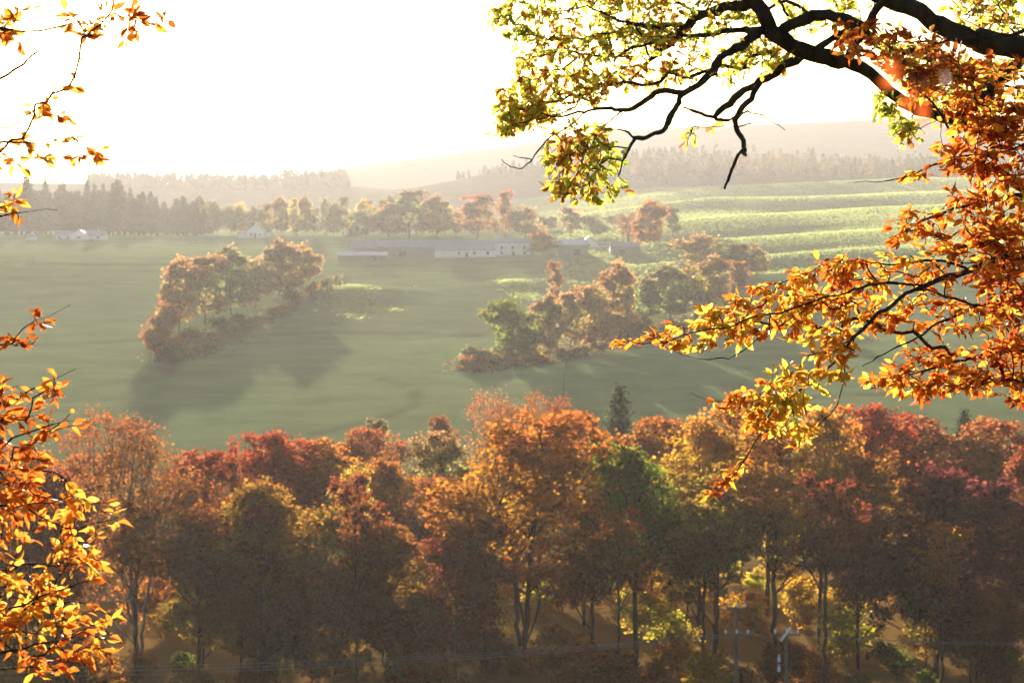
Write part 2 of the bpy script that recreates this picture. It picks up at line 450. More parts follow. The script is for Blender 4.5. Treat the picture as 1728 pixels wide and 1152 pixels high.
# ------------------------------------------------------------------ trees of the wood below us and across the valley
def envelope_points(lobes, n, shell=0.5):
    vol = np.array([l[3] * l[4] * l[5] for l in lobes]); pick = rng.choice(len(lobes), n, p=vol / vol.sum())
    d = norm(rng.normal(size=(n, 3))); rad = rng.random(n) ** (1 / 3.0)
    rad = np.where(rng.random(n) < shell, 1 - 0.25 * rng.random(n) ** 1.5, rad)
    L = np.array(lobes)[pick]
    return L[:, :3] + d * rad[:, None] * L[:, 3:6]

def broadleaf(name, h, wd, trunk_frac, nt, nleaf, leafsize, upright=0.0, stems=1, bare=0.0, clump=0.45, twig=0.012, seed=0):
    """unit meshes (wood, crown) for a tree h high and wd wide standing at the origin"""
    global rng
    rng = np.random.default_rng(1000 + seed)
    ch = h * (1 - trunk_frac); cz = h * trunk_frac + ch / 2
    lobes = [(0, 0, cz, wd * 0.27, wd * 0.27, ch * 0.40)]
    for k in range(15):
        a_ = k * 2.4 + rng.random(); zf = (k * 0.381 + 0.25 * rng.random()) % 1; zz = h * trunk_frac + ch * (0.10 + 0.80 * zf)
        rr = wd * 0.5 * (0.40 + 0.38 * rng.random()); s = wd * (0.09 + 0.11 * rng.random())
        taper = 1.0 - 0.6 * max(0.0, (zz - cz) / (ch / 2)) ** 2
        lobes.append((rr * taper * math.cos(a_), rr * taper * math.sin(a_), zz, s, s, s * (0.8 + 0.7 * upright + 0.3 * rng.random())))
    for k in range(4):
        s = wd * (0.08 + 0.06 * rng.random()); a_ = rng.random() * 6.28; rr = wd * 0.2 * rng.random()
        lobes.append((rr * math.cos(a_), rr * math.sin(a_), h - s * (1.0 + 1.2 * rng.random()), s, s, s * 1.3))
    tips = envelope_points(lobes, nt)
    tips = tips[tips[:, 2] > h * trunk_frac * 0.8]
    tips[:, 2] = np.minimum(tips[:, 2], h)
    P = []; par = []
    for s in range(stems):
        a_ = s * 2 * math.pi / max(stems, 1) + 0.6; lean = 0.0 if stems == 1 else wd * 0.10
        k0 = len(P); nseg = 7; top = h * (trunk_frac + 0.25)
        for i in range(nseg + 1):
            f = i / nseg
            P.append((math.cos(a_) * lean * f ** 1.3 + 0.12 * math.sin(3 * f + s) + (0.25 if stems > 1 else 0) * math.cos(a_), math.sin(a_) * lean * f ** 1.3 + 0.1 * math.cos(4 * f + s), top * f - (0.4 if i == 0 else 0)))
            par.append(-1 if (i == 0 and s == 0) else 0 if i == 0 else k0 + i - 1)
    P, par = skeleton(P, par, tips, 0.55 + 0.25 * upright)
    n0 = len(P)
    P, par = subdivide(P, par, 2, 0.07)
    r = radii(par, twig, 2.35)
    kk = h / 20.0 * 0.44 / max(r.max(), 1e-6)
    r = np.where(r > twig * 3, twig * 3 + (r - twig * 3) * min(1.0, kk), r)
    wv, wf = tubes(P, par, r, 5)
    wood = mesh(name + '_trunk', wv, wf, None, M['grey_bark'] if bare > 0.5 else M['bark'], True)
    # leaves round the finest twigs
    tp = P[:n0][8 * stems:]
    wgt = np.exp(0.9 * rng.normal(size=len(tp))); wgt /= wgt.sum()
    base = tp[rng.choice(len(tp), nleaf, p=wgt)]
    ctr = np.array([0, 0, cz]); hw = np.array([wd / 2, wd / 2, ch / 2])
    if bare > 0:
        keep = rng.random(nleaf) > bare * np.clip(1 - (base[:, 2] - h * trunk_frac) / ch, 0, 1)
        base = base[keep]
    n = len(base)
    off = rng.normal(size=(n, 3)) * clump * np.array([1, 1, 0.75]) * (wd / 11.0)
    pos = base + off
    rad = np.linalg.norm((pos - ctr) / hw, axis=1)
    nrm = norm(rng.normal(size=(n, 3)) + np.array([0, 0, 0.5])); al = rng.normal(size=(n, 3))
    lv, lf, *_ = place_template(*SPRAY, pos, al, nrm, leafsize * (0.6 + 0.8 * rng.random(n)))
    # outer leaves have turned russet, inner ones are still gold: hue only
    tt = np.clip((rad - 0.5) / 0.5 + 0.35 * rng.normal(size=n), 0, 1)[:, None]
    c = (1 - tt) * np.array([1.05, 1.35, 0.75]) + tt * np.array([1.05, 0.80, 0.78])
    c = c * (0.75 + 0.5 * rng.random((n, 1)))
    crown = mesh(name + '_crown', lv, lf, np.repeat(c, 4, 0), M['crown'])
    return wood, crown

def conifer(name, h, wd, nleaf, leafsize, seed=0, spiky=1.0):
    global rng
    rng = np.random.default_rng(2000 + seed)
    nseg = 14
    P = [(0.05 * math.sin(i), 0.05 * math.cos(i * 1.3), h * i / nseg - (0.3 if i == 0 else 0)) for i in range(nseg + 1)]; par = [-1] + list(range(nseg))
    pos = []; dirs = []
    nb = 150
    Pn = list(P); pn = list(par)
    for b in range(nb):
        f = 0.10 + 0.88 * (b / nb) ** 0.9; z = h * f; a_ = b * 2.4 + 0.5 * rng.random()
        ln = wd / 2 * (1 - f) ** 0.85 * (0.7 + 0.45 * rng.random()) + 0.15
        d = np.array([math.cos(a_), math.sin(a_), -0.28 + 0.55 * f])
        i0 = min(nseg, int(round(f * nseg)))
        base = np.array([0, 0, z]); tip = base + d * ln
        Pn.append(base); pn.append(i0); Pn.append(tip); pn.append(len(Pn) - 2)
        k = max(2, int(nleaf / nb * (ln / (wd / 3))))
        ff = rng.random(k) ** 0.7
        pos.append(base + d * (ff[:, None] * ln) + rng.normal(size=(k, 3)) * np.array([0.16, 0.16, 0.12]) * wd / 5); dirs.append(np.repeat(d[None], k, 0) + rng.normal(size=(k, 3)) * 0.5 + np.array([0, 0, -0.5]))
    Pn = np.array(Pn); pn = np.array(pn)
    zz = Pn[:, 2] / h
    r = np.where(np.arange(len(Pn)) <= nseg, 0.02 + 0.017 * h * (1 - zz), 0.03)
    wv, wf = tubes(Pn, pn, r, 5)
    wood = mesh(name + '_trunk', wv, wf, None, M['bark'], True)
    pos = np.concatenate(pos); dirs = np.concatenate(dirs); n = len(pos)
    lv, lf, *_ = place_template(*SPRAY, pos, dirs, norm(rng.normal(size=(n, 3)) + np.array([0, 0, 1.0])), leafsize * (0.6 + 0.8 * rng.random(n)))
    c = np.array([1, 1, 1]) * (0.7 + 0.6 * rng.random((n, 1)))
    return wood, mesh(name + '_crown', lv, lf, np.repeat(c, 4, 0), M['crown'])

NEAR = [broadleaf('wood_tree', 20, 11.5, 0.22, 480, 11500, 0.29, clump=0.36, twig=0.018, seed=1),
        broadleaf('wood_tree', 20, 12.5, 0.24, 560, 11500, 0.29, clump=0.36, upright=0.6, stems=2, bare=0.25, twig=0.02, seed=2),
        broadleaf('wood_tree', 20, 12, 0.32, 700, 15000, 0.19, clump=0.5, upright=1.0, stems=3, bare=0.75, twig=0.02, seed=3),
        broadleaf('wood_tree', 20, 10, 0.30, 460, 9500, 0.29, clump=0.36, upright=0.4, bare=0.3, twig=0.019, seed=4),
        broadleaf('wood_tree', 20, 13, 0.18, 600, 19000, 0.28, clump=0.38, twig=0.017, seed=5),
        broadleaf('wood_tree', 20, 9, 0.36, 420, 7500, 0.29, clump=0.36, upright=0.7, bare=0.35, twig=0.019, seed=6),
        broadleaf('wood_tree', 20, 6.5, 0.58, 260, 3800, 0.27, clump=0.36, upright=0.8, bare=0.3, twig=0.018, seed=9),
        broadleaf('wood_tree', 20, 12, 0.46, 480, 10500, 0.29, clump=0.36, bare=0.2, twig=0.018, seed=10)]
SHRUB = [broadleaf('understorey_shrub', 4, 5, 0.06, 120, 3600, 0.20, stems=3, clump=0.6, seed=7, twig=0.008),
         broadleaf('understorey_shrub', 4, 4, 0.1, 110, 2400, 0.20, stems=3, clump=0.6, seed=8, twig=0.008)]
FARB = [broadleaf('valley_tree', 14, 10, 0.03, 150, 4400, 0.55, seed=11, clump=0.6, twig=0.02),
        broadleaf('valley_tree', 14, 8, 0.08, 130, 3200, 0.5, seed=12, clump=0.6, bare=0.1, upright=0.6, twig=0.025),
        broadleaf('valley_tree', 14, 11, 0.03, 150, 4400, 0.55, seed=13, clump=0.6, twig=0.02)]
FARC = [conifer('plantation_conifer', 22, 6.5, 2600, 0.62, seed=1), conifer('plantation_conifer', 22, 5.2, 2200, 0.6, seed=2)]
SPRUCE = conifer('spruce_tree', 15, 6.5, 7000, 0.28, seed=3)
BUSH = [broadleaf('scrub_bush', 3, 4.5, 0.03, 60, 700, 0.45, stems=3, clump=0.8, seed=14, twig=0.012)]

def plant(name, meshes, loc, h, h0, wscale, colr, label, cat, group=None, rz=None, parts=True):
    root = empty(name, loc, random.uniform(0, 6.28) if rz is None else rz)
    root.scale = (wscale, wscale, h / h0)
    if parts: obj('trunk', meshes[0], root)
    c = obj('crown', meshes[1], root); c.color = (*colr, 1)
    tag(root, label, cat, group)
    return root

# colour of each kind of foliage (linear)
K = dict(russet=(0.31, 0.105, 0.035), red=(0.36, 0.08, 0.032), pink=(0.38, 0.14, 0.06), orange=(0.45, 0.175, 0.03), gold=(0.55, 0.31, 0.04),
         yellow=(0.58, 0.45, 0.07), olive=(0.30, 0.205, 0.03), green=(0.15, 0.17, 0.03), brown=(0.32, 0.135, 0.035), maroon=(0.28, 0.075, 0.04),
         plum=(0.17, 0.048, 0.048), tan=(0.32, 0.22, 0.10), greygreen=(0.20, 0.20, 0.10), pine=(0.055, 0.07, 0.035), dun=(0.16, 0.12, 0.07), ochre=(0.36, 0.21, 0.08))
# (photo column, row of the top, width in photo px, metres ahead, mesh, colour, label)
BELT = [
    (232, 697, 225, 158, 2, 'russet', 'tall russet tree with bare grey forked stems behind the leafy spray'),
    (357, 752, 165, 172, 3, 'red', 'red topped tree between the tall grey stemmed tree and the olive dome'),
    (470, 737, 195, 180, 1, 'red', 'red crowned tree rising behind the dark olive dome tree'),
    (440, 800, 240, 150, 4, 'olive', 'broad dark olive dome tree in front of the red crowns'),
    (548, 748, 175, 184, 0, 'orange', 'orange tree just right of the red crown behind the olive dome'),
    (600, 782, 90, 163, 5, 'yellow', 'pale yellow green tree with a small sunlit crown'),
    (606, 728, 135, 205, 0, 'pink', 'pinkish hazy tree standing behind the pale yellow tree'),
    (668, 772, 120, 186, 3, 'orange', 'orange tree between the pale yellow tree and the great orange tree'),
    (650, 870, 210, 148, 4, 'brown', 'dark brown rounded tree in front of the pale yellow tree'),
    (752, 735, 140, 206, 1, 'tan', 'thin hazy tan tree behind the great orange tree'),
    (745, 800, 140, 170, 0, 'russet', 'russet tree at the shoulder of the great orange tree'),
    (878, 695, 300, 156, 1, 'orange', 'great spreading orange tree with forked trunk in the middle of the wood'),
    (842, 668, 120, 186, 2, 'pink', 'wispy pink topped tree just above the great orange tree'),
    (905, 668, 110, 190, 2, 'russet', 'wispy russet tree rising over the great orange tree'),
    (985, 706, 170, 178, 0, 'orange', 'orange tree beside the spruce at the edge of the great orange tree'),
    (1075, 742, 190, 157, 3, 'green', 'dark green tree with slender trunk below the spruce'),
    (1100, 712, 185, 188, 0, 'orange', 'orange crown just right of the spruce'),
    (1185, 685, 220, 170, 1, 'gold', 'golden orange tree under the tip of the beech spray'),
    (1210, 790, 170, 150, 5, 'olive', 'olive tree with a dark forked trunk beside the utility pole'),
    (1295, 715, 205, 176, 0, 'orange', 'orange brown tree behind the hanging yellow beech spray'),
    (1310, 830, 150, 150, 6, 'orange', 'slim orange tree with thin crown between the two utility poles'),
    (1385, 682, 140, 164, 3, 'gold', 'yellow olive tree with a thick dark trunk'),
    (1480, 692, 195, 182, 0, 'red', 'bright red tree topping the right half of the wood'),
    (1470, 760, 150, 160, 5, 'brown', 'brown tree below the bright red tree'),
    (1560, 712, 215, 190, 4, 'pink', 'pinkish red tree behind the dark plum tree'),
    (1585, 775, 270, 152, 4, 'plum', 'dark plum copper beech filling the wood at the far right'),
    (1660, 716, 230, 184, 4, 'pink', 'salmon red tree at the right edge above the plum tree'),
    (1450, 850, 130, 149, 3, 'maroon', 'maroon tree with bare lower trunk beside the plum tree'),
    (1740, 740, 190, 158, 4, 'maroon', 'maroon tree cut by the right edge of the view'),
    (90, 780, 170, 164, 4, 'maroon', 'dark maroon tree half hidden behind the leafy spray at left'),
    (-30, 760, 190, 160, 0, 'russet', 'russet tree at the left end of the wood'),
    (560, 850, 150, 152, 0, 'olive', 'dark olive tree squeezed between the olive dome and the brown tree'),
    (1000, 850, 130, 152, 5, 'brown', 'thin brown tree right of the great forked trunk'),
    (330, 850, 150, 149, 5, 'brown', 'brown tree at the foot of the tall grey stemmed tree'),
    (770, 905, 140, 147, 3, 'maroon', 'low maroon tree left of the great forked trunk'),
]
for px, top, wpx, Y, mi, ck, lab in BELT:
    x = float(at(px, 700, Y)[0]); z = float(H(x, Y)); ztop = float(at(px, top, Y)[2])
    if Y >= 175 and mi in (0, 1, 4): mi = 7
    wd = (11.5, 12.5, 12, 10, 13, 9, 6.5, 12)[mi]
    sx = wpx * Y / F / wd * 1.32
    c = np.array(K[ck]) * np.random.default_rng(int(abs(px))).uniform(0.9, 1.12, 3)
    plant('wood_tree', NEAR[mi], (x, Y, z), ztop - z, 20.0, sx, c, lab, 'tree', 'trees of the autumn wood below')
rb = random.Random(8)
ORD = 'first second third fourth fifth sixth seventh eighth ninth tenth eleventh twelfth thirteenth fourteenth'.split()
for i in range(9):                                   # slender front stems
    px = 60 + i * 190 + rb.uniform(-35, 35); Y = rb.uniform(142, 152); top = rb.uniform(800, 900)
    x = float(at(px, 700, Y)[0]); z = float(H(x, Y)); h = float(at(px, top, Y)[2]) - z
    plant('wood_tree', NEAR[6], (x, Y, z), h, 20.0, rb.uniform(0.7, 1.0), K[rb.choice(['brown', 'olive', 'russet', 'maroon', 'orange'])],
          ORD[i] + ' slender bare stemmed tree from the left along the near edge of the wood', 'tree', 'slender stems at the near edge of the wood')
for i in range(9):                                   # deeper rows of the wood, seen between and over the front trees
    px = -40 + i * 215 + rb.uniform(-60, 60); Y = rb.uniform(186, 204); top = rb.uniform(738, 800); mi = 7
    x = float(at(px, 700, Y)[0]); z = float(H(x, Y)); h = float(at(px, top, Y)[2]) - z
    plant('wood_tree', NEAR[mi], (x, Y, z), h, 20.0, rb.uniform(0.75, 1.05), K[rb.choice(['gold', 'orange', 'orange', 'russet', 'russet'])],
          ORD[i] + ' tree from the left deep in the wood, glimpsed between the front trunks', 'tree', 'inner trees of the autumn wood')
for i in range(13):
    px = 40 + i * 128 + rb.uniform(-40, 40); Y = rb.uniform(168, 192); top = rb.uniform(900, 1000); mi = rb.choice([0, 4, 3])
    x = float(at(px, 700, Y)[0]); z = float(H(x, Y)); h = float(at(px, top, Y)[2]) - z
    plant('wood_tree', NEAR[mi], (x, Y, z), h, 20.0, rb.uniform(0.4, 0.6), K[rb.choice(['gold', 'gold', 'yellow', 'orange'])],
          ORD[i] + ' low golden tree from the left growing inside the wood', 'tree', 'low trees inside the autumn wood')
for i, px in enumerate((90, 330, 400, 470, 640, 700, 1560, 1630, 1690)):
    px += rb.uniform(-12, 12); Y = rb.uniform(148, 162); top = rb.uniform(900, 990); mi = rb.choice([0, 4, 4])
    x = float(at(px, 700, Y)[0]); z = float(H(x, Y)); h = float(at(px, top, Y)[2]) - z
    plant('wood_tree', NEAR[mi], (x, Y, z), h, 20.0, rb.uniform(0.45, 0.65), K[rb.choice(['brown', 'russet', 'olive', 'olive', 'maroon', 'orange'])],
          ORD[i] + ' low dark leafy tree from the left filling the front of the wood', 'tree', 'low front trees of the autumn wood')
# under-storey along the foot of the wood
r_ = random.Random(3)
for i in range(48):
    px = -20 + i * 37.5 + r_.uniform(-18, 18); Y = r_.uniform(158, 222)
    x = float(at(px, 700, Y)[0]); z = float(H(x, Y)); h = r_.uniform(2.5, 5.5)
    ck = r_.choice(['gold', 'yellow', 'gold', 'orange', 'yellow', 'russet'])
    plant('understorey_shrub', SHRUB[i % 2], (x, Y, z), h, 4.0, h / 4 * r_.uniform(0.9, 1.3), K[ck], 'low autumn shrub growing among the trunks inside the wood', 'shrub', 'shrubs under the wood')
for i in range(28):
    px = -30 + i * 64 + r_.uniform(-14, 14); Y = r_.uniform(139, 156)
    x = float(at(px, 700, Y)[0]); z = float(H(x, Y)); h = r_.uniform(1.8, 5.0)
    ck = r_.choice(['brown', 'olive', 'russet', 'ochre', 'green', 'gold', 'orange'])
    plant('understorey_shrub', SHRUB[i % 2], (x, Y, z), h, 4.0, h / 4 * r_.uniform(1.0, 1.5), K[ck], 'dark leafy shrub along the near foot of the wood', 'shrub', 'shrubs along the near foot of the wood')
for px, top, wpx, Y, mi, ck, lab in ((640, 702, 70, 248, 'b', 'greygreen', 'hazy grey green tree in the field just beyond the wood'),
                                 (741, 700, 62, 262, 'b', 'brown', 'hazy brown tree in the field behind the tan tree'),
                                 (1672, 700, 60, 240, 'b', 'gold', 'small golden tree beyond the wood near the right edge')):
    x = float(at(px, 700, Y)[0]); z = float(H(x, Y)); ztop = float(at(px, top, Y)[2])
    plant('field_tree', NEAR[3], (x, Y, z), ztop - z, 20.0, wpx * Y / F / 10 * 1.2, K[ck], lab, 'tree')
for px, top, wpx, Y, lab in ((1047, 646, 52, 236, 'lone dark spruce rising above the orange crowns'), (1628, 688, 40, 252, 'small dark spruce beyond the wood near the right edge')):
    x = float(at(px, 700, Y)[0]); z = float(H(x, Y)); ztop = float(at(px, top, Y)[2])
    plant('spruce_tree', SPRUCE, (x, Y, z), ztop - z, 15.0, wpx * Y / F / 6.5 * 2.6, K['pine'], lab, 'spruce')

# ------------------------------------------------------------------ trees across the valley
MIDT = [  # column, base row, top row, width, mesh, colour, label
    (303, 562, 440, 75, 0, 'ochre', 'orange tree at the left end of the clump along the burn'),
    (345, 548, 430, 70, 1, 'tan', 'second tree of the left burn clump, tan and taller'),
    (390, 532, 420, 75, 0, 'greygreen', 'grey green tree in the middle of the left burn clump'),
    (432, 520, 428, 62, 2, 'tan', 'low broad tan tree in the left burn clump'),
    (470, 506, 408, 70, 0, 'tan', 'tallest yellowish tree of the left burn clump'),
    (508, 492, 404, 60, 2, 'ochre', 'orange tree near the upper end of the left burn clump'),
    (275, 606, 502, 55, 2, 'brown', 'brown tree below the orange tree on the left burn'),
    (866, 612, 494, 88, 2, 'green', 'dark green domed tree at the left end of the middle clump'),
    (928, 604, 500, 62, 0, 'tan', 'yellow green tree beside the dark green domed tree'),
    (962, 596, 492, 50, 1, 'tan', 'tan tree between the yellow green and orange trees of the middle clump'),
    (1005, 586, 470, 92, 2, 'ochre', 'broad orange tree in the middle clump'),
    (1046, 570, 446, 62, 0, 'ochre', 'taller orange tree just behind the broad orange one'),
    (1092, 560, 468, 62, 1, 'greygreen', 'grey green tree right of the orange pair'),
    (1132, 546, 450, 80, 0, 'greygreen', 'broad grey green tree in the right part of the middle clump'),
    (1170, 532, 444, 62, 2, 'olive', 'olive tree in the right part of the middle clump'),
    (1207, 520, 434, 62, 0, 'tan', 'pale yellow tree near the right end of the middle clump'),
    (1243, 508, 440, 50, 1, 'brown', 'last brown tree of the middle clump'),
    (1188, 466, 390, 85, 2, 'tan', 'broad tan tree standing above the middle clump'),
    (1245, 470, 410, 60, 1, 'greygreen', 'thin tree right of the broad tan tree'),
    (1277, 466, 420, 42, 0, 'tan', 'small yellow tree at the edge of the sunlit stripes'),
    (690, 404, 320, 62, 1, 'greygreen', 'tall hazy tree behind the long barn'),
    (655, 404, 346, 62, 0, 'tan', 'hazy tan tree behind the left end of the long barn'),
    (618, 404, 348, 60, 2, 'greygreen', 'hazy tree left of those behind the barn'),
    (738, 402, 332, 55, 0, 'tan', 'hazy tree behind the right half of the long barn'),
    (806, 404, 328, 62, 1, 'brown', 'dark spreading tree above the farmhouse'),
    (853, 402, 322, 30, 1, 'brown', 'slender tree right of the dark one above the farmhouse'),
    (886, 406, 344, 55, 2, 'tan', 'rounded tree directly behind the white farmhouse'),
    (915, 432, 392, 44, 0, 'brown', 'brown tree between the farmhouse and the pale roofed barn'),
    (962, 398, 350, 44, 1, 'tan', 'tree behind the pale roofed barn'),
    (1002, 398, 360, 42, 2, 'greygreen', 'low tree behind the white gable'),
    (1060, 408, 366, 42, 1, 'brown', 'tree behind the low brown sheds'),
    (1096, 420, 342, 55, 0, 'brown', 'tall dark tree right of the low brown sheds'),
    (1135, 400, 352, 26, 1, 'pine', 'narrow dark tree on the first sunlit stripe'),
    (936, 520, 440, 26, 1, 'brown', 'bare narrow tree rising behind the yellow green tree'),
]
for px, base, top, wpx, mi, ck, lab in MIDT:
    x, Y, z = ground_at(px, base, 300)
    h = (base - top) / F * Y
    plant('valley_tree', FARB[mi], (x, Y, z), h, 14.0, wpx * Y / F / (10, 8, 11)[mi] * 1.35, tuple(min(.6, 1.3 * v_) for v_ in K[ck]), lab, 'tree', 'trees across the valley')
for i in range(28):                                   # thin line of trees from the conifers to the barn
    px = 340 + i * 15 + r_.uniform(-6, 6)
    Y = far_y(800 + r_.uniform(-10, 60)); x = float(at(px, 400, Y)[0]); z = float(H(x, Y)); top = 338 + r_.uniform(-10, 16)
    h = float(at(px, top, Y)[2]) - z
    plant('valley_tree', FARB[i % 3], (x, Y, z), h, 14.0, r_.uniform(1.0, 1.45), K[r_.choice(['tan', 'greygreen', 'yellow', 'greygreen'])], 'hazy tree in the row between the conifer wood and the farm', 'tree', 'row of hazy trees')
for i in range(20):
    px = 765 + i * 19 + r_.uniform(-7, 7); Y = far_y(790 + r_.uniform(-10, 50)); x = float(at(px, 400, Y)[0]); z = float(H(x, Y)); top = 364 + r_.uniform(-12, 10)
    h = max(6.0, float(at(px, top, Y)[2]) - z)
    plant('valley_tree', FARB[i % 3], (x, Y, z), h, 14.0, r_.uniform(0.8, 1.2), K[r_.choice(['tan', 'greygreen', 'dun', 'brown'])], 'low hazy tree in the broken belt behind the farmhouse and barns', 'tree', 'broken belt of trees behind the farm')
ctops = [(0, 310), (40, 296), (60, 290), (110, 300), (160, 302), (210, 303), (260, 318), (300, 326), (345, 344)]
for i in range(56):
    px = -40 + i * 7.0 + r_.uniform(-3, 3); Y = far_y(830 + r_.uniform(-15, 70))
    x = float(at(px, 400, Y)[0]); z = float(H(x, Y))
    top = np.interp(px, [c[0] for c in ctops], [c[1] for c in ctops]) + r_.uniform(-2, 30)
    h = float(at(px, top, Y)[2]) - z
    plant('plantation_conifer', FARC[i % 2], (x, Y, z), h, 22.0, r_.uniform(1.7, 2.5), K['pine'], 'hazy conifer in the dark wood on the left skyline', 'conifer', 'conifers of the left skyline wood')
# scrub bushes along the burns
def scrub(line, n, label, group, spread):
    pts = np.array(line, float); seg = np.linspace(0, len(pts) - 1, n)
    for s in seg:
        i = min(int(s), len(pts) - 2); f = s - i
        px, py = pts[i] * (1 - f) + pts[i + 1] * f
        x, Y, z = ground_at(px + r_.uniform(-6, 6), py + r_.uniform(-spread, spread), 310)
        h = r_.uniform(1.0, 4.5) * (0.6 + 0.7 * r_.random())
        plant('scrub_bush', BUSH[0], (x, Y, z), h, 3.0, max(1.0, h / 3) * r_.uniform(0.9, 1.5), K[r_.choice(['dun', 'dun', 'brown', 'olive', 'greygreen'])], label, 'bush', group)
scrub([(790, 622), (850, 612), (950, 598), (1100, 562), (1290, 512)], 40, 'low brown scrub bush along the foot of the middle clump', 'scrub below the middle clump', 9)
scrub([(285, 612), (300, 600), (340, 582), (450, 538), (565, 480)], 32, 'low brown scrub bush lining the burn below the left clump', 'scrub along the left burn', 8)
# far wood on the ridge: one mass
pos = []; 
wv = []; wc = []
rr2 = np.random.default_rng(77)
nt_ = 900
pxs = rr2.uniform(690, 1800, nt_); Yw = rr2.uniform(1585, 1850, nt_)
hold = pxs > np.interp(Yw, [1585, 1850], [980, 760])
pxs, Yw = pxs[hold], Yw[hold]
xw = (pxs - 864) / F * Yw; zw = H(xw, Yw)
hh = np.where(pxs > 1060, rr2.uniform(6, 19, len(pxs)), rr2.uniform(3, 8, len(pxs))) * (0.9 + 0.9 * vnoise(xw / 60, Yw / 60, 15))
nl = 90
bx = np.repeat(np.stack([xw, Yw, zw], 1), nl, 0); hb = np.repeat(hh, nl)
f = rr2.random(len(bx)); a_ = rr2.random(len(bx)) * 6.28
rad_ = hb * 0.26 * np.sqrt(np.clip(1 - f, 0.02, 1)) * rr2.random(len(bx)) ** 0.4
pt = bx + np.stack([np.cos(a_) * rad_, np.sin(a_) * rad_, hb * (0.1 + 0.9 * f)], 1)
lv, lf, *_ = place_template(*SPRAY, pt, rr2.normal(size=pt.shape), norm(rr2.normal(size=pt.shape) + np.array([0, 0, 0.6])), np.full(len(pt), 1.8))
tcol = np.repeat(np.where(rr2.random((len(xw), 1)) < 0.4, np.array([[0.14, 0.10, 0.05]]), np.array([[0.05, 0.06, 0.035]])), nl * 4, 0)
fw_ = obj('wood', mesh('wood', lv, lf, tcol, M['crown'])); fw_.color = (1, 1, 1, 1)
tag(fw_, 'far hazy wood covering the ridge above the sunlit stripes', 'wood', kind='stuff')
# second far wood on the left skyline hill
nt_ = 420; pxs = rr2.uniform(150, 590, nt_); Yw = rr2.uniform(1935, 2045, nt_); xw = (pxs - 864) / F * Yw; zw = H(xw, Yw)
nl = 60; hh = rr2.uniform(10, 18, nt_) * np.where((pxs > 470) & (pxs < 585), 1.1, 0.7)
bx = np.repeat(np.stack([xw, Yw, zw], 1), nl, 0); hb = np.repeat(hh, nl); f = rr2.random(len(bx)); a_ = rr2.random(len(bx)) * 6.28
rad_ = hb * 0.3 * np.sqrt(np.clip(1 - f, 0.02, 1)) * rr2.random(len(bx)) ** 0.4
pt = bx + np.stack([np.cos(a_) * rad_, np.sin(a_) * rad_, hb * (0.05 + 0.95 * f)], 1)
lv, lf, *_ = place_template(*SPRAY, pt, rr2.normal(size=pt.shape), norm(rr2.normal(size=pt.shape)), np.full(len(pt), 2.1))
fw2 = obj('wood', mesh('wood', lv, lf, np.full((len(lv), 3), 0.06), M['crown'])); fw2.color = (1, 1, 1, 1)
tag(fw2, 'faint far wood on the low hill at the left skyline', 'wood', kind='stuff')

# ------------------------------------------------------------------ tufts added on swells and knolls so low sun shining through makes bright patches
def tufts(x, Y, hgt, label, tint=(0.36, 0.42, 0.13)):
    n = len(x); base = np.stack([x, Y, H(x, Y)], 1); a_ = rr2.random(n) * 6.28
    V = []; 
    for k in range(4):
        aa = a_ + 0.5 * rr2.normal(size=n); d = np.stack([np.cos(aa), np.sin(aa), np.zeros(n)], 1)
        c = base + d * ((k - 1.5) * 0.26 + 0.08 * rr2.normal(size=n))[:, None]
        hh_ = hgt * (0.6 + 0.8 * rr2.random(n))[:, None]
        lean = rr2.normal(size=(n, 3)) * np.array([.12, .12, 0])
        V += [c - d * .17 - np.array([0, 0, .05]), c + d * .17 - np.array([0, 0, .05]), c + lean + np.array([0, 0, 1.]) * hh_]
    V = np.stack(V, 1).reshape(-1, 3); Fq = np.arange(len(V)).reshape(-1, 3)
    c = np.array(tint) * (0.75 + 0.5 * rr2.random((n, 1))) * (1 + np.array([.12, -.03, -.1]) * rr2.normal(size=(n, 1)))
    o = obj('grass', mesh('grass', V, Fq, np.clip(np.repeat(c, 12, 0), 0, 1), M['crown'])); o.color = (1, 1, 1, 1)
    tag(o, label, 'grass', kind='stuff')
n = 165000
Yt = 690 + (1570 - 690) * rr2.random(n) ** 0.9; pt = rr2.uniform(905, 1790, n); xt = (pt - 864) / F * Yt
ok = rr2.random(n) < np.clip((pt - 905) / 160, 0, 1) * np.clip(0.75 + 1.2 * vnoise(xt / 30, Yt / 60, 12), 0.1, 1)
tufts(xt[ok], Yt[ok], 0.27, 'grass tufts added to glow as sunlit bands on the rolling fields at the right')
for px, py, n, sx_, sy_, lab in ((592, 503, 3600, 3.2, 14, 'grass tufts added to glow as the sunlit patch below the long barn'), (626, 523, 600, 4, 3, 'grass tufts added to glow as the thin tail of that sunlit patch'), (874, 484, 900, 2.6, 16, 'grass tufts added to glow as a small sunlit sliver above the dark green domed tree')):
    cx, cY, _ = ground_at(px, py, 330)
    u = rr2.normal(size=(n, 2)); xt = cx + u[:, 0] * sx_ + u[:, 1] * -0.12 * sy_; Yt = cY + u[:, 1] * sy_
    tufts(xt, Yt, 0.32, lab)

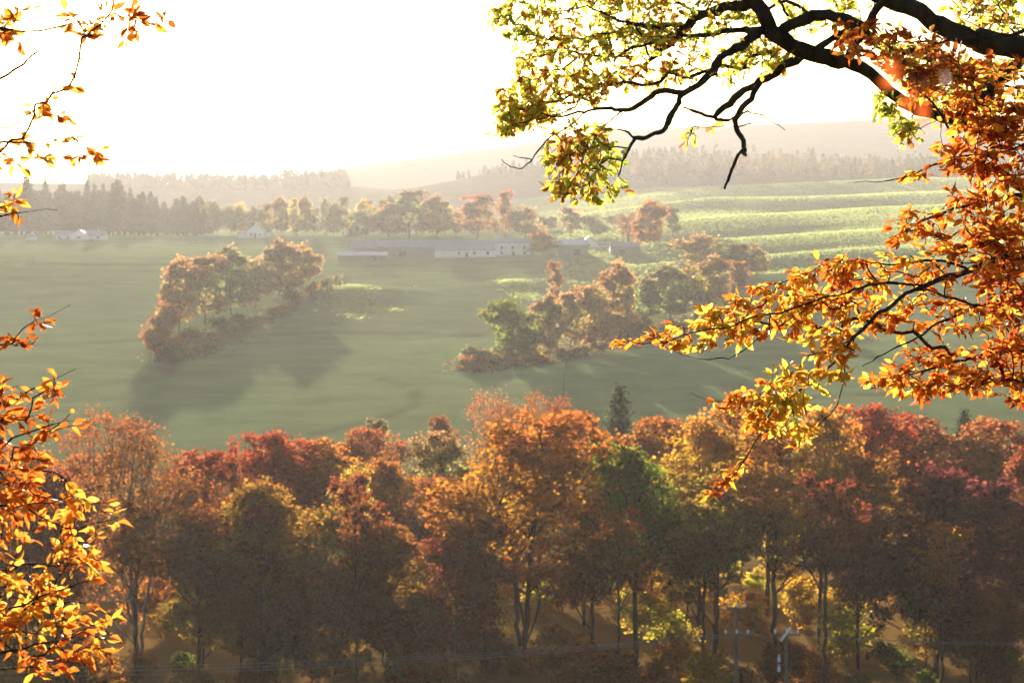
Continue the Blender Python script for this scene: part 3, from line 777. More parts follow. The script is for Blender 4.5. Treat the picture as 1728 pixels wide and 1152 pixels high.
for line, n, lab in (([(800, 620), (850, 610), (950, 598), (1100, 562), (1290, 512)], 3600, 'rough dun grass and bracken under the middle clump'),
                     ([(290, 605), (340, 582), (450, 538), (565, 480)], 2600, 'rough dun grass and bracken lining the left burn')):
    P3 = np.array([ground_at(a_, b_, 310) for a_, b_ in line]); tt = rr2.random(n) * (len(P3) - 1); i_ = tt.astype(int).clip(0, len(P3) - 2); f = (tt - i_)[:, None]
    q2 = P3[i_] * (1 - f) + P3[i_ + 1] * f + rr2.normal(size=(n, 3)) * np.array([3.5, 6, 0])
    tufts(q2[:, 0], q2[:, 1], 0.4, lab, (0.17, 0.145, 0.07))

# ------------------------------------------------------------------ buildings
def house(name, label, px0, px1, base, wall_px, roof_px, depth, wall, roof, chimneys=(), windows=(), door=None, gable=False, yshift=0.0, rz=0.0, cat='farm building'):
    """px0..px1 at photo row base; wall_px, roof_px heights in photo px"""
    x, Y, z = ground_at((px0 + px1) / 2, base, 330)
    Y += yshift; x = x * Y / (Y - yshift); k = Y / F
    L = (px1 - px0) * k; hw = wall_px * k; hr = roof_px * k
    if yshift: z = float(at((px0 + px1) / 2, base, Y)[2])
    e = empty(name, (x, Y, z), rz); tag(e, label, cat)
    D = depth; low = -2.0
    if gable:                                        # gable end towards us
        MB().prism([(-L / 2, low), (L / 2, low), (L / 2, hw), (0, hw + hr), (-L / 2, hw)], 0, D).build('wall', wall, e)
        rf = MB().prism([(-L / 2 - .35, hw - .15), (0, hw + hr + .12), (L / 2 + .35, hw - .15), (L / 2 + .35, hw + .1), (0, hw + hr + .38), (-L / 2 - .35, hw + .1)], 0.25, D + .3).build('roof', roof, e)
    else:
        MB().prism_x([(0, low), (D, low), (D, hw), (D / 2, hw + hr), (0, hw)], -L / 2, L / 2).build('wall', wall, e)
        rf = MB().prism_x([(-.35, hw - .12), (-.35, hw + .1), (D / 2, hw + hr + .3), (D + .35, hw + .1), (D + .35, hw - .12), (D / 2, hw + hr + .05)], -L / 2 - .2, L / 2 + .2).build('roof', roof, e)
    for cx in chimneys:
        MB().box(cx * L / 2 - .4, cx * L / 2 + .4, D / 2 - .4, D / 2 + .4, hw + hr - .5, hw + hr + 1.2).build('chimney', wall, rf)
    for wx, wz, ww, wh in windows:
        fr = MB().box(wx * L / 2 - ww / 2 - .08, wx * L / 2 + ww / 2 + .08, -.06, .10, wz - .08, wz + wh + .08).build('window', M['white_wall'], e)
        MB().box(wx * L / 2 - ww / 2, wx * L / 2 + ww / 2, -.10, -.065, wz, wz + wh).build('pane', M['glass'], fr)
    if door:
        MB().box(door[0] * L / 2 - door[1] / 2, door[0] * L / 2 + door[1] / 2, -.08, .1, -1.0, door[2]).build('door', M['dark'], e)
    return e
W2 = lambda xs, z, ww=.9, wh=1.3: [(x, z, ww, wh) for x in xs]
house('long_barn', 'long stone barn with pale slate roof in the middle of the farm', 633, 838, 434, 17, 11, 9, M['stone_wall'], M['slate'], door=(-.55, 3.2, 2.6), yshift=14)
house('white_steading', 'low white steading in front of the long barn', 734, 836, 434, 12, 5, 5, M['white_wall'], M['slate'], windows=W2((-.2, .3, .75), 1.0), door=(.05, 1.2, 1.9))
house('farmhouse', 'two storey white farmhouse at the end of the white steading', 836, 897, 431, 22, 6, 7, M['white_wall'], M['slate'], chimneys=(-.92, .92), windows=W2((-.65, -.05, .6), 2.6) + W2((-.65, .6), .5), door=(0, 1.0, 1.9), yshift=2)
house('stone_barn', 'brown walled barn with a pale sheet roof right of the farmhouse', 941, 992, 431, 18, 8, 8, M['stone_wall'], M['tin'], door=(.3, 2.6, 2.4))
house('gabled_cottage', 'small cottage with a white gable behind the pale roofed barn', 978, 1010, 420, 8, 12, 8, M['white_wall'], M['slate'], gable=True, chimneys=(), yshift=12, windows=W2((0,), 1.0))
house('cottage_wing', 'low white wing beside the white gable', 1010, 1024, 420, 7, 4, 5, M['white_wall'], M['slate'], yshift=13)
house('low_shed', 'low brown shed at the right end of the farm', 1030, 1080, 431, 15, 6, 7, M['stone_wall'], M['slate'], door=(-.2, 2.4, 2.0), yshift=6)
house('lean_shed', 'low shed with pale roof at the left end of the farm', 570, 652, 439, 8, 5, 6, M['stone_wall'], M['tin'], door=(.5, 2.2, 1.8))
house('stone_store', 'small stone store behind the low shed at the farm left end', 592, 634, 436, 18, 10, 7, M['stone_wall'], M['slate'], yshift=12)
e = house('white_cottage', 'white cottage with a steep central gable among fields', 416, 446, 401, 10, 13, 8, M['white_wall'], M['slate'], gable=True, windows=W2((-.5, .5), .9, .8, 1.1), door=(0, 1.0, 2.0), cat='cottage')
house('cottage_lean_to', 'small white lean-to on the near side of the gabled white cottage, left', 403, 415, 401, 7, 4, 5, M['white_wall'], M['slate'], yshift=1.2, cat='cottage')
house('cottage_porch', 'small white wing on the right of the gabled white cottage', 447, 455, 400, 9, 4, 5, M['white_wall'], M['slate'], yshift=1.5, cat='cottage')
house('bungalow', 'pale grey roofed bungalow near the left edge below the conifers', 92, 176, 405, 8, 7, 8, M['white_wall'], M['slate'], windows=W2((-.8, -.45, .3, .75), .7, 1.4, 1.1), chimneys=(.7,), yshift=4, cat='house')
house('bungalow_gable', 'white gabled porch at the middle of the bungalow', 118, 148, 405, 8, 9, 4, M['white_wall'], M['slate'], gable=True, windows=W2((0,), .7, 1.8, 1.2), cat='house')
house('hut', 'tiny white hut left of the bungalow', 44, 60, 405, 6, 3, 3, M['white_wall'], M['slate'], cat='hut')

# ------------------------------------------------------------------ field fence and sheep
fe = empty('field_fence', (0, 0, 0)); tag(fe, 'thin post and wire fence running up the green field', 'fence')
a0 = ground_at(948, 688, 320); a1 = ground_at(958, 585, 320)
post = MB().box(-.07, .07, -.07, .07, -.3, 1.25); pm = None
nP = 34; pts_ = []
for i in range(nP):
    f = i / (nP - 1); x = a0[0] * (1 - f) + a1[0] * f; Y = a0[1] * (1 - f) + a1[1] * f; z = float(H(x, Y)); pts_.append((x, Y, z))
    if pm is None:
        o = post.build('post', M['timber'], fe); pm = o.data
    else: o = obj('post', pm, fe)
    o.location = (x, Y, z)
for hgt in (0.4, 0.75, 1.1):
    Pw = np.array(pts_) + np.array([0, 0, hgt]); v, fq = tubes(Pw, np.arange(-1, nP - 1), np.full(nP, .006), 4)
    obj('wire', mesh('wire', v, fq, None, M['timber']), fe)
def sheep_mesh():
    prof = [(-.62, .12, .62), (-.5, .27, .60), (-.2, .33, .58), (.15, .31, .58), (.42, .25, .62), (.58, .15, .74), (.74, .12, .84), (.9, .09, .78), (1.0, .04, .72)]
    n = 8; v = []; f = []
    for x, r0, z in prof:
        for i in range(n):
            a_ = 2 * math.pi * i / n; v.append((x, r0 * .85 * math.cos(a_), z + r0 * math.sin(a_)))
    for k in range(len(prof) - 1):
        for i in range(n): f.append((k * n + i, k * n + (i + 1) % n, (k + 1) * n + (i + 1) % n, (k + 1) * n + i))
    f += [tuple(reversed(range(n))), tuple((len(prof) - 1) * n + i for i in range(n))]
    for lx, ly, bend in ((-.42, .15, .05), (-.42, -.15, .05), (.34, .14, -.02), (.34, -.14, -.02)):
        b = len(v)
        for zz, rr_, dx in ((.45, .08, 0), (.24, .045, -bend), (.0, .04, 0)):
            for i in range(6): v.append((lx + dx + rr_ * math.cos(i * 1.047), ly + rr_ * math.sin(i * 1.047), zz))
        for k in range(2):
            for i in range(6): f.append((b + k * 6 + i, b + k * 6 + (i + 1) % 6, b + (k + 1) * 6 + (i + 1) % 6, b + (k + 1) * 6 + i))
    me = bpy.data.meshes.new('sheep'); me.from_pydata(v, [], f); me.materials.append(M['wool']); me.update()
    return me
sm = sheep_mesh()
for i, (px, py, lab) in enumerate(((700, 487, 'white sheep grazing in the field below the long barn'), (692, 489, 'second white sheep beside the one below the long barn'),
                    (55, 437, 'lone white sheep in the field below the tiny hut'), (533, 527, 'lone white sheep below the left burn clump'), (325, 411, 'white sheep in the field left of the gabled white cottage'))):
    x, Y, z = ground_at(px, py, 320); o = obj('sheep', sm, None, (x, Y, z)); o.rotation_euler = (0, 0, (0.3, 2.9, 0.2, 3.3, 0.4)[i]); tag(o, lab, 'sheep', 'sheep in the far fields')

# ------------------------------------------------------------------ utility poles and wires in front of the wood
def pole(px, top, Y, r0, arms, label, extra=False):
    x = float(at(px, 1000, Y)[0]); zt = float(at(px, top, Y)[2]); z = float(H(x, Y))
    e = empty('utility_pole', (x, Y, z)); tag(e, label, 'utility pole')
    h = zt - z
    MB().lathe([(r0 * 1.25, -.5), (r0, h * .5), (r0 * .8, h), (r0 * .5, h + .05)]).build('post', M['timber'], e)
    for dz, half in arms:
        arm = MB().box(-half, half, -r0 - .12, -r0 - .003, h - dz - .07, h - dz + .07).build('crossarm', M['timber'], e)
        for xx in (-half + .12, 0, half - .12):
            MB().lathe([(.03, h - dz + .073), (.03, h - dz + .14), (.075, h - dz + .15), (.05, h - dz + .22), (.075, h - dz + .23), (.04, h - dz + .32), (.02, h - dz + .35)], xx, -r0 - .06, 8).build('insulator', M['porcelain'], arm)
    if extra:
        for k in range(3):
            b = MB().lathe([(.05, 0), (.10, .04), (.06, .12), (.10, .16), (.06, .24), (.10, .28), (.05, .38)], 0, 0, 8).build('bushing', M['porcelain'], e)
            b.location = (-.38 + .20 * k, -.32, h - .62 + .26 * k); b.rotation_euler = (0, .65, 0)
        for zz in (1.9, 2.5):
            b = MB().lathe([(.05, 0), (.11, .05), (.06, .14), (.11, .19), (.06, .28), (.04, .45)], 0, 0, 8).build('bushing', M['porcelain'], e); b.location = (-.45, -.25, h - zz)
    return x, zt
pA = pole(1243, 1022, 121, .15, ((.12, .62), (1.75, .8)), 'grey wooden utility pole with two crossarms in front of the olive tree')
pB = pole(1327, 1062, 119, .14, ((.25, .8),), 'shorter utility pole with stacked white insulators', extra=True)
def wire(p0, p1, sag, label):
    n = 40; f = np.linspace(0, 1, n)[:, None]
    P = p0 * (1 - f) + p1 * f; P[:, 2] -= sag * 4 * (f * (1 - f))[:, 0]
    v, fq = tubes(P, np.arange(-1, n - 1), np.full(n, .013), 5)
    tag(obj('overhead_wire', mesh('overhead_wire', v, fq, None, M['wire'], True)), label, 'wire', 'overhead wires')
for k, (lab, dx) in enumerate((('uppermost overhead wire running from the taller pole to the lower left', -.98), ('middle overhead wire running from the taller pole to the lower left', 0.), ('lowest overhead wire running from the taller pole to the lower left', .98))):
    pz = at(1243, 1070, 121); p0 = pz + np.array([dx, -.2, 0.05]); p1 = at(-420, 1124 + 11 * k, 98 - 1.5 * k)
    wire(p0, p1, 0.75, lab)
for k, (lab, dx) in enumerate((('upper overhead wire running right from the shorter pole', .9), ('lower overhead wire running right from the shorter pole', 1.03))):
    p0 = at(1327, 1071, 119) + np.array([dx, -.2, -0.05 + .25 * 0]); p1 = at(2250, 1076 + 9 * k, 118 - k)
    wire(p0, p1, 0.35, lab)
wire(pz + np.array([.98, -.2, .05]), at(1327, 1071, 119) + np.array([-1.0, -.2, 0]), .05, 'short wire strung between the two utility poles')

# ------------------------------------------------------------------ the near trees: limbs traced with their own depths, twigs grown onto them, leaves on the twigs
def in_poly(px, py, poly):
    ins = np.zeros(len(px), bool); n = len(poly)
    for i in range(n):
        x0, y0 = poly[i]; x1, y1 = poly[(i + 1) % n]
        c = ((y0 > py) != (y1 > py)) & (px < (x1 - x0) * (py - y0) / (y1 - y0 + 1e-9) + x0)
        ins ^= c
    return ins
def sample_poly(poly, n):
    p = np.array(poly, float); lo, hi = p.min(0), p.max(0); out = np.zeros((0, 2))
    while len(out) < n:
        q = lo + rng.random((4 * n + 20, 2)) * (hi - lo); q = q[in_poly(q[:, 0], q[:, 1], poly)]
        out = np.vstack([out, q])
    return out[:n]

class Tree:
    def __init__(s): s.P = []; s.par = []; s.r = []; s.px = []
    def limb(s, pts, start=None, step=0.12):
        """pts: (px, py, Y, radius in px); start: None = new root, else joins the nearest existing node"""
        W = at([p[0] for p in pts], [p[1] for p in pts], [p[2] for p in pts]); rad = np.array([p[3] * p[2] / F for p in pts])
        return s.limb_world(W, rad, start, step)
    def limb_world(s, W, rad, start=None, step=0.12):
        prev = -1
        if start is not None:
            d = np.linalg.norm(np.array(s.P) - W[0], axis=1); prev = int(d.argmin())
            W = np.vstack([np.array(s.P[prev])[None], W]); rad = np.concatenate([[rad[0]], rad])
        # Catmull-Rom through the traced points
        E = np.vstack([2 * W[0] - W[1], W, 2 * W[-1] - W[-2]])
        for i in range(len(W) - 1):
            p0, p1, p2, p3 = E[i:i + 4]; n = max(1, int(np.linalg.norm(p2 - p1) / step))
            for k in range(0 if (i == 0 and start is None) else 1, n + 1):
                if k == 0 and i > 0: continue
                f = k / n
                q = 0.5 * ((2 * p1) + (p2 - p0) * f + (2 * p0 - 5 * p1 + 4 * p2 - p3) * f * f + (3 * p1 - p0 - 3 * p2 + p3) * f ** 3)
                rr = rad[i] * (1 - f) + rad[i + 1] * f
                q = q + rng.normal(size=3) * min(0.012, rr * 0.25)
                s.P.append(q); s.par.append(prev); s.r.append(rr * (1 + 0.10 * rng.normal())); prev = len(s.P) - 1

def finish_tree(name, T_, tips, bf, tip_r, bark, label, kind, leafset, palette, seed, per_tip, leaf_len, pick_box, turn=lambda p: 0.0):
    """twigs, leaves: the most visible 300 leaves are parts of their own, the rest one mass"""
    global rng
    rng = np.random.default_rng(seed)
    n0 = len(T_.P)
    P, par = skeleton(np.array(T_.P), T_.par, tips, bf)
    nb = len(P)
    P, par = subdivide(P, par, 3, 0.08) if True else (P, par)
    given = np.zeros(len(P)); given[:n0] = np.array(T_.r)
    # points that split traced limb edges keep the limb's radius
    e = np.nonzero(par >= 0)[0]
    for _ in range(3):
        for i in range(nb, len(P)):
            if given[i] == 0 and given[par[i]] > 0:
                pass
    ch = np.full(len(P), -1); ch[par[e]] = e
    # an inserted node belongs to the edge that ends in a traced node if its chain child is traced
    child_of = np.full(len(P), -1)
    for i in e: 
        if par[i] >= nb: child_of[par[i]] = i
    for i in range(len(P) - 1, nb - 1, -1):
        c = child_of[i]
        if c >= 0 and given[c] > 0: given[i] = given[c]
    r = radii(par, tip_r, 2.5, given)
    r = np.where(given > 0, r, np.minimum(r, 0.02))
    root = empty(name, T_.base); tag(root, label, 'tree')
    base = np.array(T_.base)
    v, fq = tubes(P - base, par, r, 8)
    obj('trunk', mesh(name + '_trunk', v, fq, None, bark, True), root)
    # leaves
    tw = np.nonzero((given == 0) & (par >= 0))[0]
    ed = norm(P[tw] - P[par[tw]])
    pos = []; al = []; nr = []; sz = []
    upv = np.array([0, 0, 1.0])
    isleaf = ~np.isin(np.arange(len(P)), par)
    if kind == 'beech':
        k = per_tip
        i = np.repeat(np.arange(len(tw)), 2); pick = rng.random(len(i)) < k; i = i[pick]
        f = rng.random(len(i)); p = P[par[tw[i]]] * (1 - f[:, None]) + P[tw[i]] * f[:, None]
        side = norm(np.cross(ed[i], upv) + 1e-6) * np.where(rng.random(len(i)) < .5, 1, -1)[:, None]
        d = norm(ed[i] * 0.7 + side * 0.8 + rng.normal(size=p.shape) * 0.35 + np.array([0, 0, -0.25]))
        nn = norm(upv * .55 + rng.normal(size=p.shape) * 0.75)
        pos, al, nr = p, d, nn
        t_ = tw[isleaf[tw]]; te = norm(P[t_] - P[par[t_]])
        pos = np.vstack([pos, P[t_]]); al = np.vstack([al, norm(te + rng.normal(size=te.shape) * .3 + np.array([0, 0, -.2]))]); nr = np.vstack([nr, norm(upv * .55 + rng.normal(size=te.shape) * .75)])
    else:
        t_ = tw[isleaf[tw] | (rng.random(len(tw)) < 0.42)]
        i = np.repeat(t_, per_tip); te = norm(P[i] - P[par[i]])
        pos = P[i] + rng.normal(size=te.shape) * 0.006 - te * (rng.random((len(i), 1)) * 0.05)
        al = norm(te * 0.45 + rng.normal(size=te.shape) * 0.75 + np.array([0, 0, -0.1])); nr = norm(upv * 0.3 + rng.normal(size=te.shape) * 0.8)
    ok = (pos[:, 1] > 4) | ((pos[:, 1] < 1.03) & (rng.random(len(pos)) < .22)); pos, al, nr = pos[ok], al[ok], nr[ok]
    n = len(pos); size = leaf_len * (0.45 + 0.75 * rng.random(n) ** 0.8)
    pos = pos + al * 0.008
    close = pos[:, 1] < 1.2; size[close] = 0.011
    pal = np.array([c for c, w_ in palette]); pw = np.array([w_ for c, w_ in palette], float)
    # neighbouring leaves turn together: pick colour from noise and chance
    s = vnoise(pos[:, 0] * 3.1 + 40, pos[:, 2] * 3.1 + pos[:, 1] * 2 + 40, seed) + 0.5
    uu = np.clip(0.55 * rng.random(n) + 0.45 * s, 0, 0.999); cs = np.cumsum(pw / pw.sum())
    # re-rank so that the mix keeps its proportions
    ux = 864 + F * pos[:, 0] / pos[:, 1]; uy = 400 - F * pos[:, 2] / pos[:, 1]
    uu = np.argsort(np.argsort(uu + turn(pos))) / n
    ci = np.searchsorted(cs, uu).clip(0, len(pal) - 1); ci[close] = 0
    tv = rng.integers(0, len(leafset), n)
    # which leaves show largest: inside the frame, nearest first with chance
    ux = 864 + F * pos[:, 0] / pos[:, 1]; uy = 400 - F * pos[:, 2] / pos[:, 1]
    vis = (ux > 8) & (ux < 1720) & (uy > 8) & (uy < 1144) & pick_box(ux, uy)
    rank = np.where(vis, pos[:, 1] - 0.3 * size / leaf_len + 0.8 * rng.random(n), 1e9)
    single = np.argsort(rank)[:300]; single = single[rank[single] < 1e8]
    mask = np.zeros(n, bool); mask[single] = True
    cache = {}
    for j in single:
        key = (int(tv[j]), int(ci[j]))
        if key not in cache:
            a, b = leafset[key[0]]
            cache[key] = mesh('leaf', a, b, np.repeat(pal[key[1]][None], len(a), 0), M['leaf'], True)
        o = bpy.data.objects.new('leaf', cache[key]); C.objects.link(o); o.parent = root
        A = al[j]; Sd = np.cross(A, nr[j]); Sd /= np.linalg.norm(Sd); N = np.cross(Sd, A); q = pos[j] - base; z = size[j]
        o.matrix_local = Matrix(((Sd[0] * z, A[0] * z, N[0] * z, q[0]), (Sd[1] * z, A[1] * z, N[1] * z, q[1]), (Sd[2] * z, A[2] * z, N[2] * z, q[2]), (0, 0, 0, 1)))
    VV = []; FF = []; CC = []; off = 0
    for k in range(len(leafset)):
        m_ = (~mask) & (tv == k)
        if not m_.any(): continue
        a, b = leafset[k]
        v, fq, *_ = place_template(a, b, pos[m_] - base, al[m_], nr[m_], size[m_])
        cc = pal[ci[m_]] * (0.75 + 0.5 * rng.random((m_.sum(), 1)))
        VV.append(v); FF.append(fq + off); CC.append(np.repeat(cc, len(a), 0)); off += len(v)
    o = obj('foliage', mesh('foliage', np.vstack(VV), np.vstack(FF), np.vstack(CC), M['leaf'], True), root); tag(o, kind='stuff')
    print(name, 'nodes', len(P), 'leaves', n)
    return root

def depth_noise(q, y0, amp, seed):
    return y0 + amp * 2 * vnoise(q[:, 0] / 130 + 50, q[:, 1] / 130 + 50, seed) + rng.normal(size=len(q)) * amp * 0.35

# ---- oak: trunk off to the right, limbs sweeping in along the top
rng = np.random.default_rng(21)
oak = Tree()
OX = 4.7; OY = 13.4; oz = float(H(OX, OY)); oak.base = (OX, OY, oz)
oak.limb_world(np.array([(OX, OY, oz - .4), (OX - .05, OY, oz + 1.5), (OX + .05, OY, oz + 3.5), (OX, OY, oz + 5.6), (OX - .1, OY, oz + 8), (OX, OY + .1, oz + 11), (OX, OY, oz + 14)]), np.array([.55, .43, .38, .36, .30, .2, .08]))
# C + B: limb leaves the trunk, dips to the fork, rises to the upper left
oak.limb([(1930, 40, 13.2, 17), (1800, 60, 12.9, 15), (1712, 112, 12.6, 11), (1690, 132, 12.5, 11), (1665, 160, 12.4, 11), (1640, 186, 12.3, 13), (1615, 200, 12.2, 15), (1575, 190, 12.1, 13), (1520, 172, 12.0, 12), (1490, 150, 11.95, 12), (1465, 125, 11.9, 12), (1430, 108, 11.9, 12), (1390, 95, 11.9, 13), (1355, 82, 11.9, 13), (1330, 70, 11.9, 14), (1305, 52, 11.9, 14), (1285, 32, 11.9, 14), (1266, 0, 11.9, 13), (1220, -60, 12, 10), (1120, -120, 12.2, 6), (1000, -150, 12.4, 3)], start=1)
oak.limb([(1622, 212, 12.2, 9), (1612, 222, 12.2, 5)], start=1)
# A: great dark limb across the top right corner
oak.limb([(1900, 130, 12.8, 22), (1800, 110, 12.2, 20), (1709, 80, 11.6, 17), (1634, 64, 11.4, 17), (1587, 42, 11.3, 16), (1547, 18, 11.2, 16), (1500, 0, 11.2, 15), (1430, -30, 11.3, 15), (1300, -90, 11.6, 10), (1150, -160, 12, 5)], start=1)
oak.limb([(1462, 42, 11.6, 8), (1428, 31, 11.7, 9), (1400, 23, 11.75, 9), (1369, 27, 11.8, 9), (1337, 38, 11.85, 9), (1312, 56, 11.9, 10)], start=1)
oak.limb([(1440, 50, 11.8, 4), (1400, 68, 11.9, 5), (1372, 84, 11.9, 6)], start=1)
oak.limb([(1350, 96, 11.9, 7), (1322, 109, 11.95, 7), (1300, 125, 12, 7), (1284, 138, 12, 7), (1256, 153, 12.1, 6), (1234, 176, 12.1, 6), (1209, 200, 12.2, 5.5), (1190, 196, 12.2, 3.5), (1169, 187, 12.3, 2.4), (1150, 184, 12.4, 1.5)], start=1)
oak.limb([(1209, 201, 12.2, 3.5), (1228, 203, 12.1, 3), (1238, 198, 12.05, 2)], start=1)
oak.limb([(1282, 142, 12, 5), (1268, 166, 11.9, 5), (1247, 188, 11.85, 5), (1240, 202, 11.8, 5), (1244, 218, 11.8, 5), (1253, 237, 11.75, 4.5), (1259, 262, 11.7, 3.8), (1250, 256, 11.7, 3.5), (1237, 279, 11.65, 3), (1229, 305, 11.6, 2.4), (1222, 319, 11.6, 2)], start=1)
oak.limb([(1244, 200, 11.8, 2), (1262, 187, 11.6, 1.6), (1287, 194, 11.5, 1.3), (1305, 208, 11.4, 1), (1325, 220, 11.4, .7)], start=1)
oak.limb([(1246, 214, 11.8, 1.6), (1265, 210, 11.7, 1.2), (1290, 205, 11.8, .8)], start=1)
oak.limb([(1284, 50, 11.9, 7), (1259, 47, 12, 6), (1237, 52, 12.05, 6), (1206, 58, 12.1, 5), (1175, 61, 12.2, 4), (1130, 58, 12.4, 2.5), (1080, 66, 12.5, 1.5)], start=1)
oak.limb([(1272, 4, 11.9, 10), (1215, 16, 12.1, 9), (1190, 20, 12.15, 8.5), (1175, 31, 12.2, 8), (1159, 49, 12.25, 7.5), (1144, 62, 12.3, 7), (1125, 78, 12.4, 6), (1106, 91, 12.5, 5), (1090, 109, 12.55, 4), (1075, 128, 12.6, 3), (1040, 120, 12.7, 2), (990, 140, 12.8, 1.5)], start=1)
oak.limb([(1160, 45, 12.2, 5), (1131, 41, 12.2, 5), (1106, 44, 12.2, 4.5), (1081, 39, 12.2, 4), (1059, 37, 12.2, 3), (1037, 31, 12.2, 2.5), (1019, 22, 12.2, 2), (990, 10, 12.2, 1.5), (930, 20, 12.3, 1)], start=1)
oak.limb([(1072, 44, 12.2, 2.5), (1084, 62, 12.2, 2.2), (1092, 88, 12.25, 2), (1095, 102, 12.4, 1.5)], start=1)
oak.limb([(1290, 52, 11.9, 8), (1262, 69, 11.85, 8), (1237, 84, 11.8, 8), (1216, 97, 11.75, 7), (1203, 119, 11.7, 7), (1187, 137, 11.7, 6.5), (1156, 156, 11.7, 6), (1131, 153, 11.75, 5), (1106, 156, 11.8, 5), (1091, 169, 11.8, 5), (1069, 184, 11.8, 5), (1050, 187, 11.85, 4.5), (1031, 181, 11.9, 3.5), (1006, 184, 11.9, 3), (987, 189, 11.95, 2.5), (956, 195, 12, 2), (931, 197, 12, 1.6), (905, 208, 12.1, 1.2)], start=1)
oak.limb([(1150, 160, 11.7, 5), (1147, 172, 11.65, 5), (1137, 187, 11.6, 5), (1128, 206, 11.55, 5), (1112, 225, 11.5, 4.5), (1091, 231, 11.5, 4), (1072, 234, 11.5, 3.8), (1062, 250, 11.5, 3), (1050, 272, 11.5, 2.2), (1045, 296, 11.5, 1.5)], start=1)
oak.limb([(1070, 234, 11.5, 2), (1062, 225, 11.5, 2), (1044, 219, 11.6, 1.6), (1025, 216, 11.6, 1.2), (1000, 230, 11.7, 1)], start=1)
oak.limb([(1045, 190, 11.85, 1.8), (1019, 212, 11.8, 1.5), (994, 228, 11.8, 1.2), (960, 260, 11.8, 1)], start=1)
oak.limb([(987, 190, 11.95, 1.8), (969, 206, 11.9, 1.8), (947, 222, 11.9, 1.6), (922, 237, 11.9, 1.5), (906, 256, 11.9, 1.3), (897, 272, 11.9, 1.2), (881, 284, 11.9, 1.1), (862, 281, 11.9, 1), (847, 269, 11.9, .8)], start=1)
oak.limb([(895, 268, 11.9, 1), (880, 266, 11.9, .9), (866, 262, 11.9, .6)], start=1)
tips = []
for poly, n, y0, am in (
        ([(818, 22), (880, -40), (1010, -60), (1120, -60), (1130, 30), (1120, 75), (1070, 115), (1010, 175), (950, 190), (925, 200), (838, 235), (836, 212), (862, 140), (872, 84), (835, 50)], 520, 12.25, .55),
        ([(1080, -60), (1290, -60), (1280, 45), (1200, 115), (1150, 148), (1060, 158), (1040, 130), (1110, 80)], 150, 12.1, .5),
        ([(940, 216), (1000, 212), (1040, 235), (1062, 268), (1040, 292), (1068, 318), (1000, 342), (915, 336), (918, 290), (910, 252)], 170, 11.75, .4),
        ([(840, 150), (900, 140), (930, 195), (838, 235)], 70, 12.1, .4),
        ([(1150, 215), (1170, 212), (1180, 255), (1160, 262)], 5, 11.7, .1),
        ([(1210, 80), (1300, 60), (1330, 100), (1250, 150), (1215, 140)], 55, 12.1, .4),
        ([(1300, -30), (1500, -40), (1480, 60), (1400, 75), (1340, 70)], 70, 12.1, .4),
        ([(1460, 145), (1500, 160), (1540, 200), (1555, 232), (1510, 244), (1496, 205)], 45, 11.9, .3),
        ([(1470, 60), (1700, 110), (1690, 180), (1640, 240), (1560, 185), (1500, 120)], 230, 12.4, .5),
        ([(1590, 5), (1720, -20), (1720, 60), (1640, 50)], 60, 12.2, .4),
        ([(1300, -400), (2300, -500), (2300, 150), (1730, 100), (1500, -50)], 200, 12.8, 1.2)):
    q = sample_poly(poly, n); tips.append(at(q[:, 0], q[:, 1], depth_noise(q, y0, am, 31)))
OAKPAL = [((0.40, 0.17, 0.03), 1.4), ((0.70, 0.38, 0.05), 2.0), ((0.82, 0.68, 0.10), 2.6), ((0.66, 0.70, 0.10), 3.0), ((0.46, 0.56, 0.08), 2.2), ((0.26, 0.35, 0.05), .7)]
finish_tree('oak_tree', oak, np.vstack(tips), 0.35, 0.0022, M['bark'], 'old oak with dark crooked limbs and green gold leaves across the top right', 'oak', OAK, OAKPAL, 41, 3, 0.060, lambda x, y: x > 0)

# ---- right-hand beech
rng = np.random.default_rng(22)
be = Tree()
BX, BY = 3.75, 10.4; bz = float(H(BX, BY)); be.base = (BX, BY, bz)
be.limb_world(np.array([(BX, BY, bz - .4), (BX, BY, bz + 2), (BX + .05, BY, bz + 4.2), (BX, BY, bz + 5.8), (BX, BY, bz + 8), (BX - .05, BY, bz + 11)]), np.array([.34, .27, .24, .22, .15, .04]))
be.limb([(1960, 350, 10.2, 14), (1850, 400, 10.0, 11), (1760, 425, 9.9, 9), (1695, 432, 9.8, 7), (1640, 455, 9.7, 5.5), (1560, 482, 9.6, 4.5), (1480, 528, 9.5, 3.5), (1440, 570, 9.45, 3), (1400, 618, 9.4, 2.4), (1340, 665, 9.35, 2), (1290, 715, 9.3, 1.6), (1262, 768, 9.3, 1.2), (1242, 800, 9.3, 1), (1205, 836, 9.3, .8)], start=1)
be.limb([(1700, 430, 9.8, 6), (1680, 422, 9.8, 5), (1640, 411, 9.9, 4), (1600, 420, 10, 3), (1560, 432, 10.1, 2)], start=1)
be.limb([(1560, 482, 9.6, 2.6), (1480, 480, 9.55, 2.2), (1400, 500, 9.5, 1.9), (1300, 530, 9.45, 1.6), (1200, 555, 9.4, 1.3), (1120, 578, 9.4, 1), (1080, 580, 9.4, .8), (1036, 577, 9.4, .6)], start=1)
be.limb([(1300, 560, 9.5, 1.2), (1230, 605, 9.5, 1), (1195, 607, 9.5, .8), (1150, 598, 9.5, .7), (1118, 582, 9.45, .5)], start=1)
be.limb([(1640, 455, 9.7, 2.5), (1560, 440, 9.75, 2), (1480, 445, 9.8, 1.6), (1400, 455, 9.8, 1.2), (1300, 480, 9.8, .9)], start=1)
be.limb([(1820, 470, 10, 6), (1728, 500, 9.9, 4), (1640, 520, 9.8, 3), (1560, 562, 9.7, 2), (1480, 602, 9.7, 1.4), (1455, 618, 9.7, .8)], start=1)
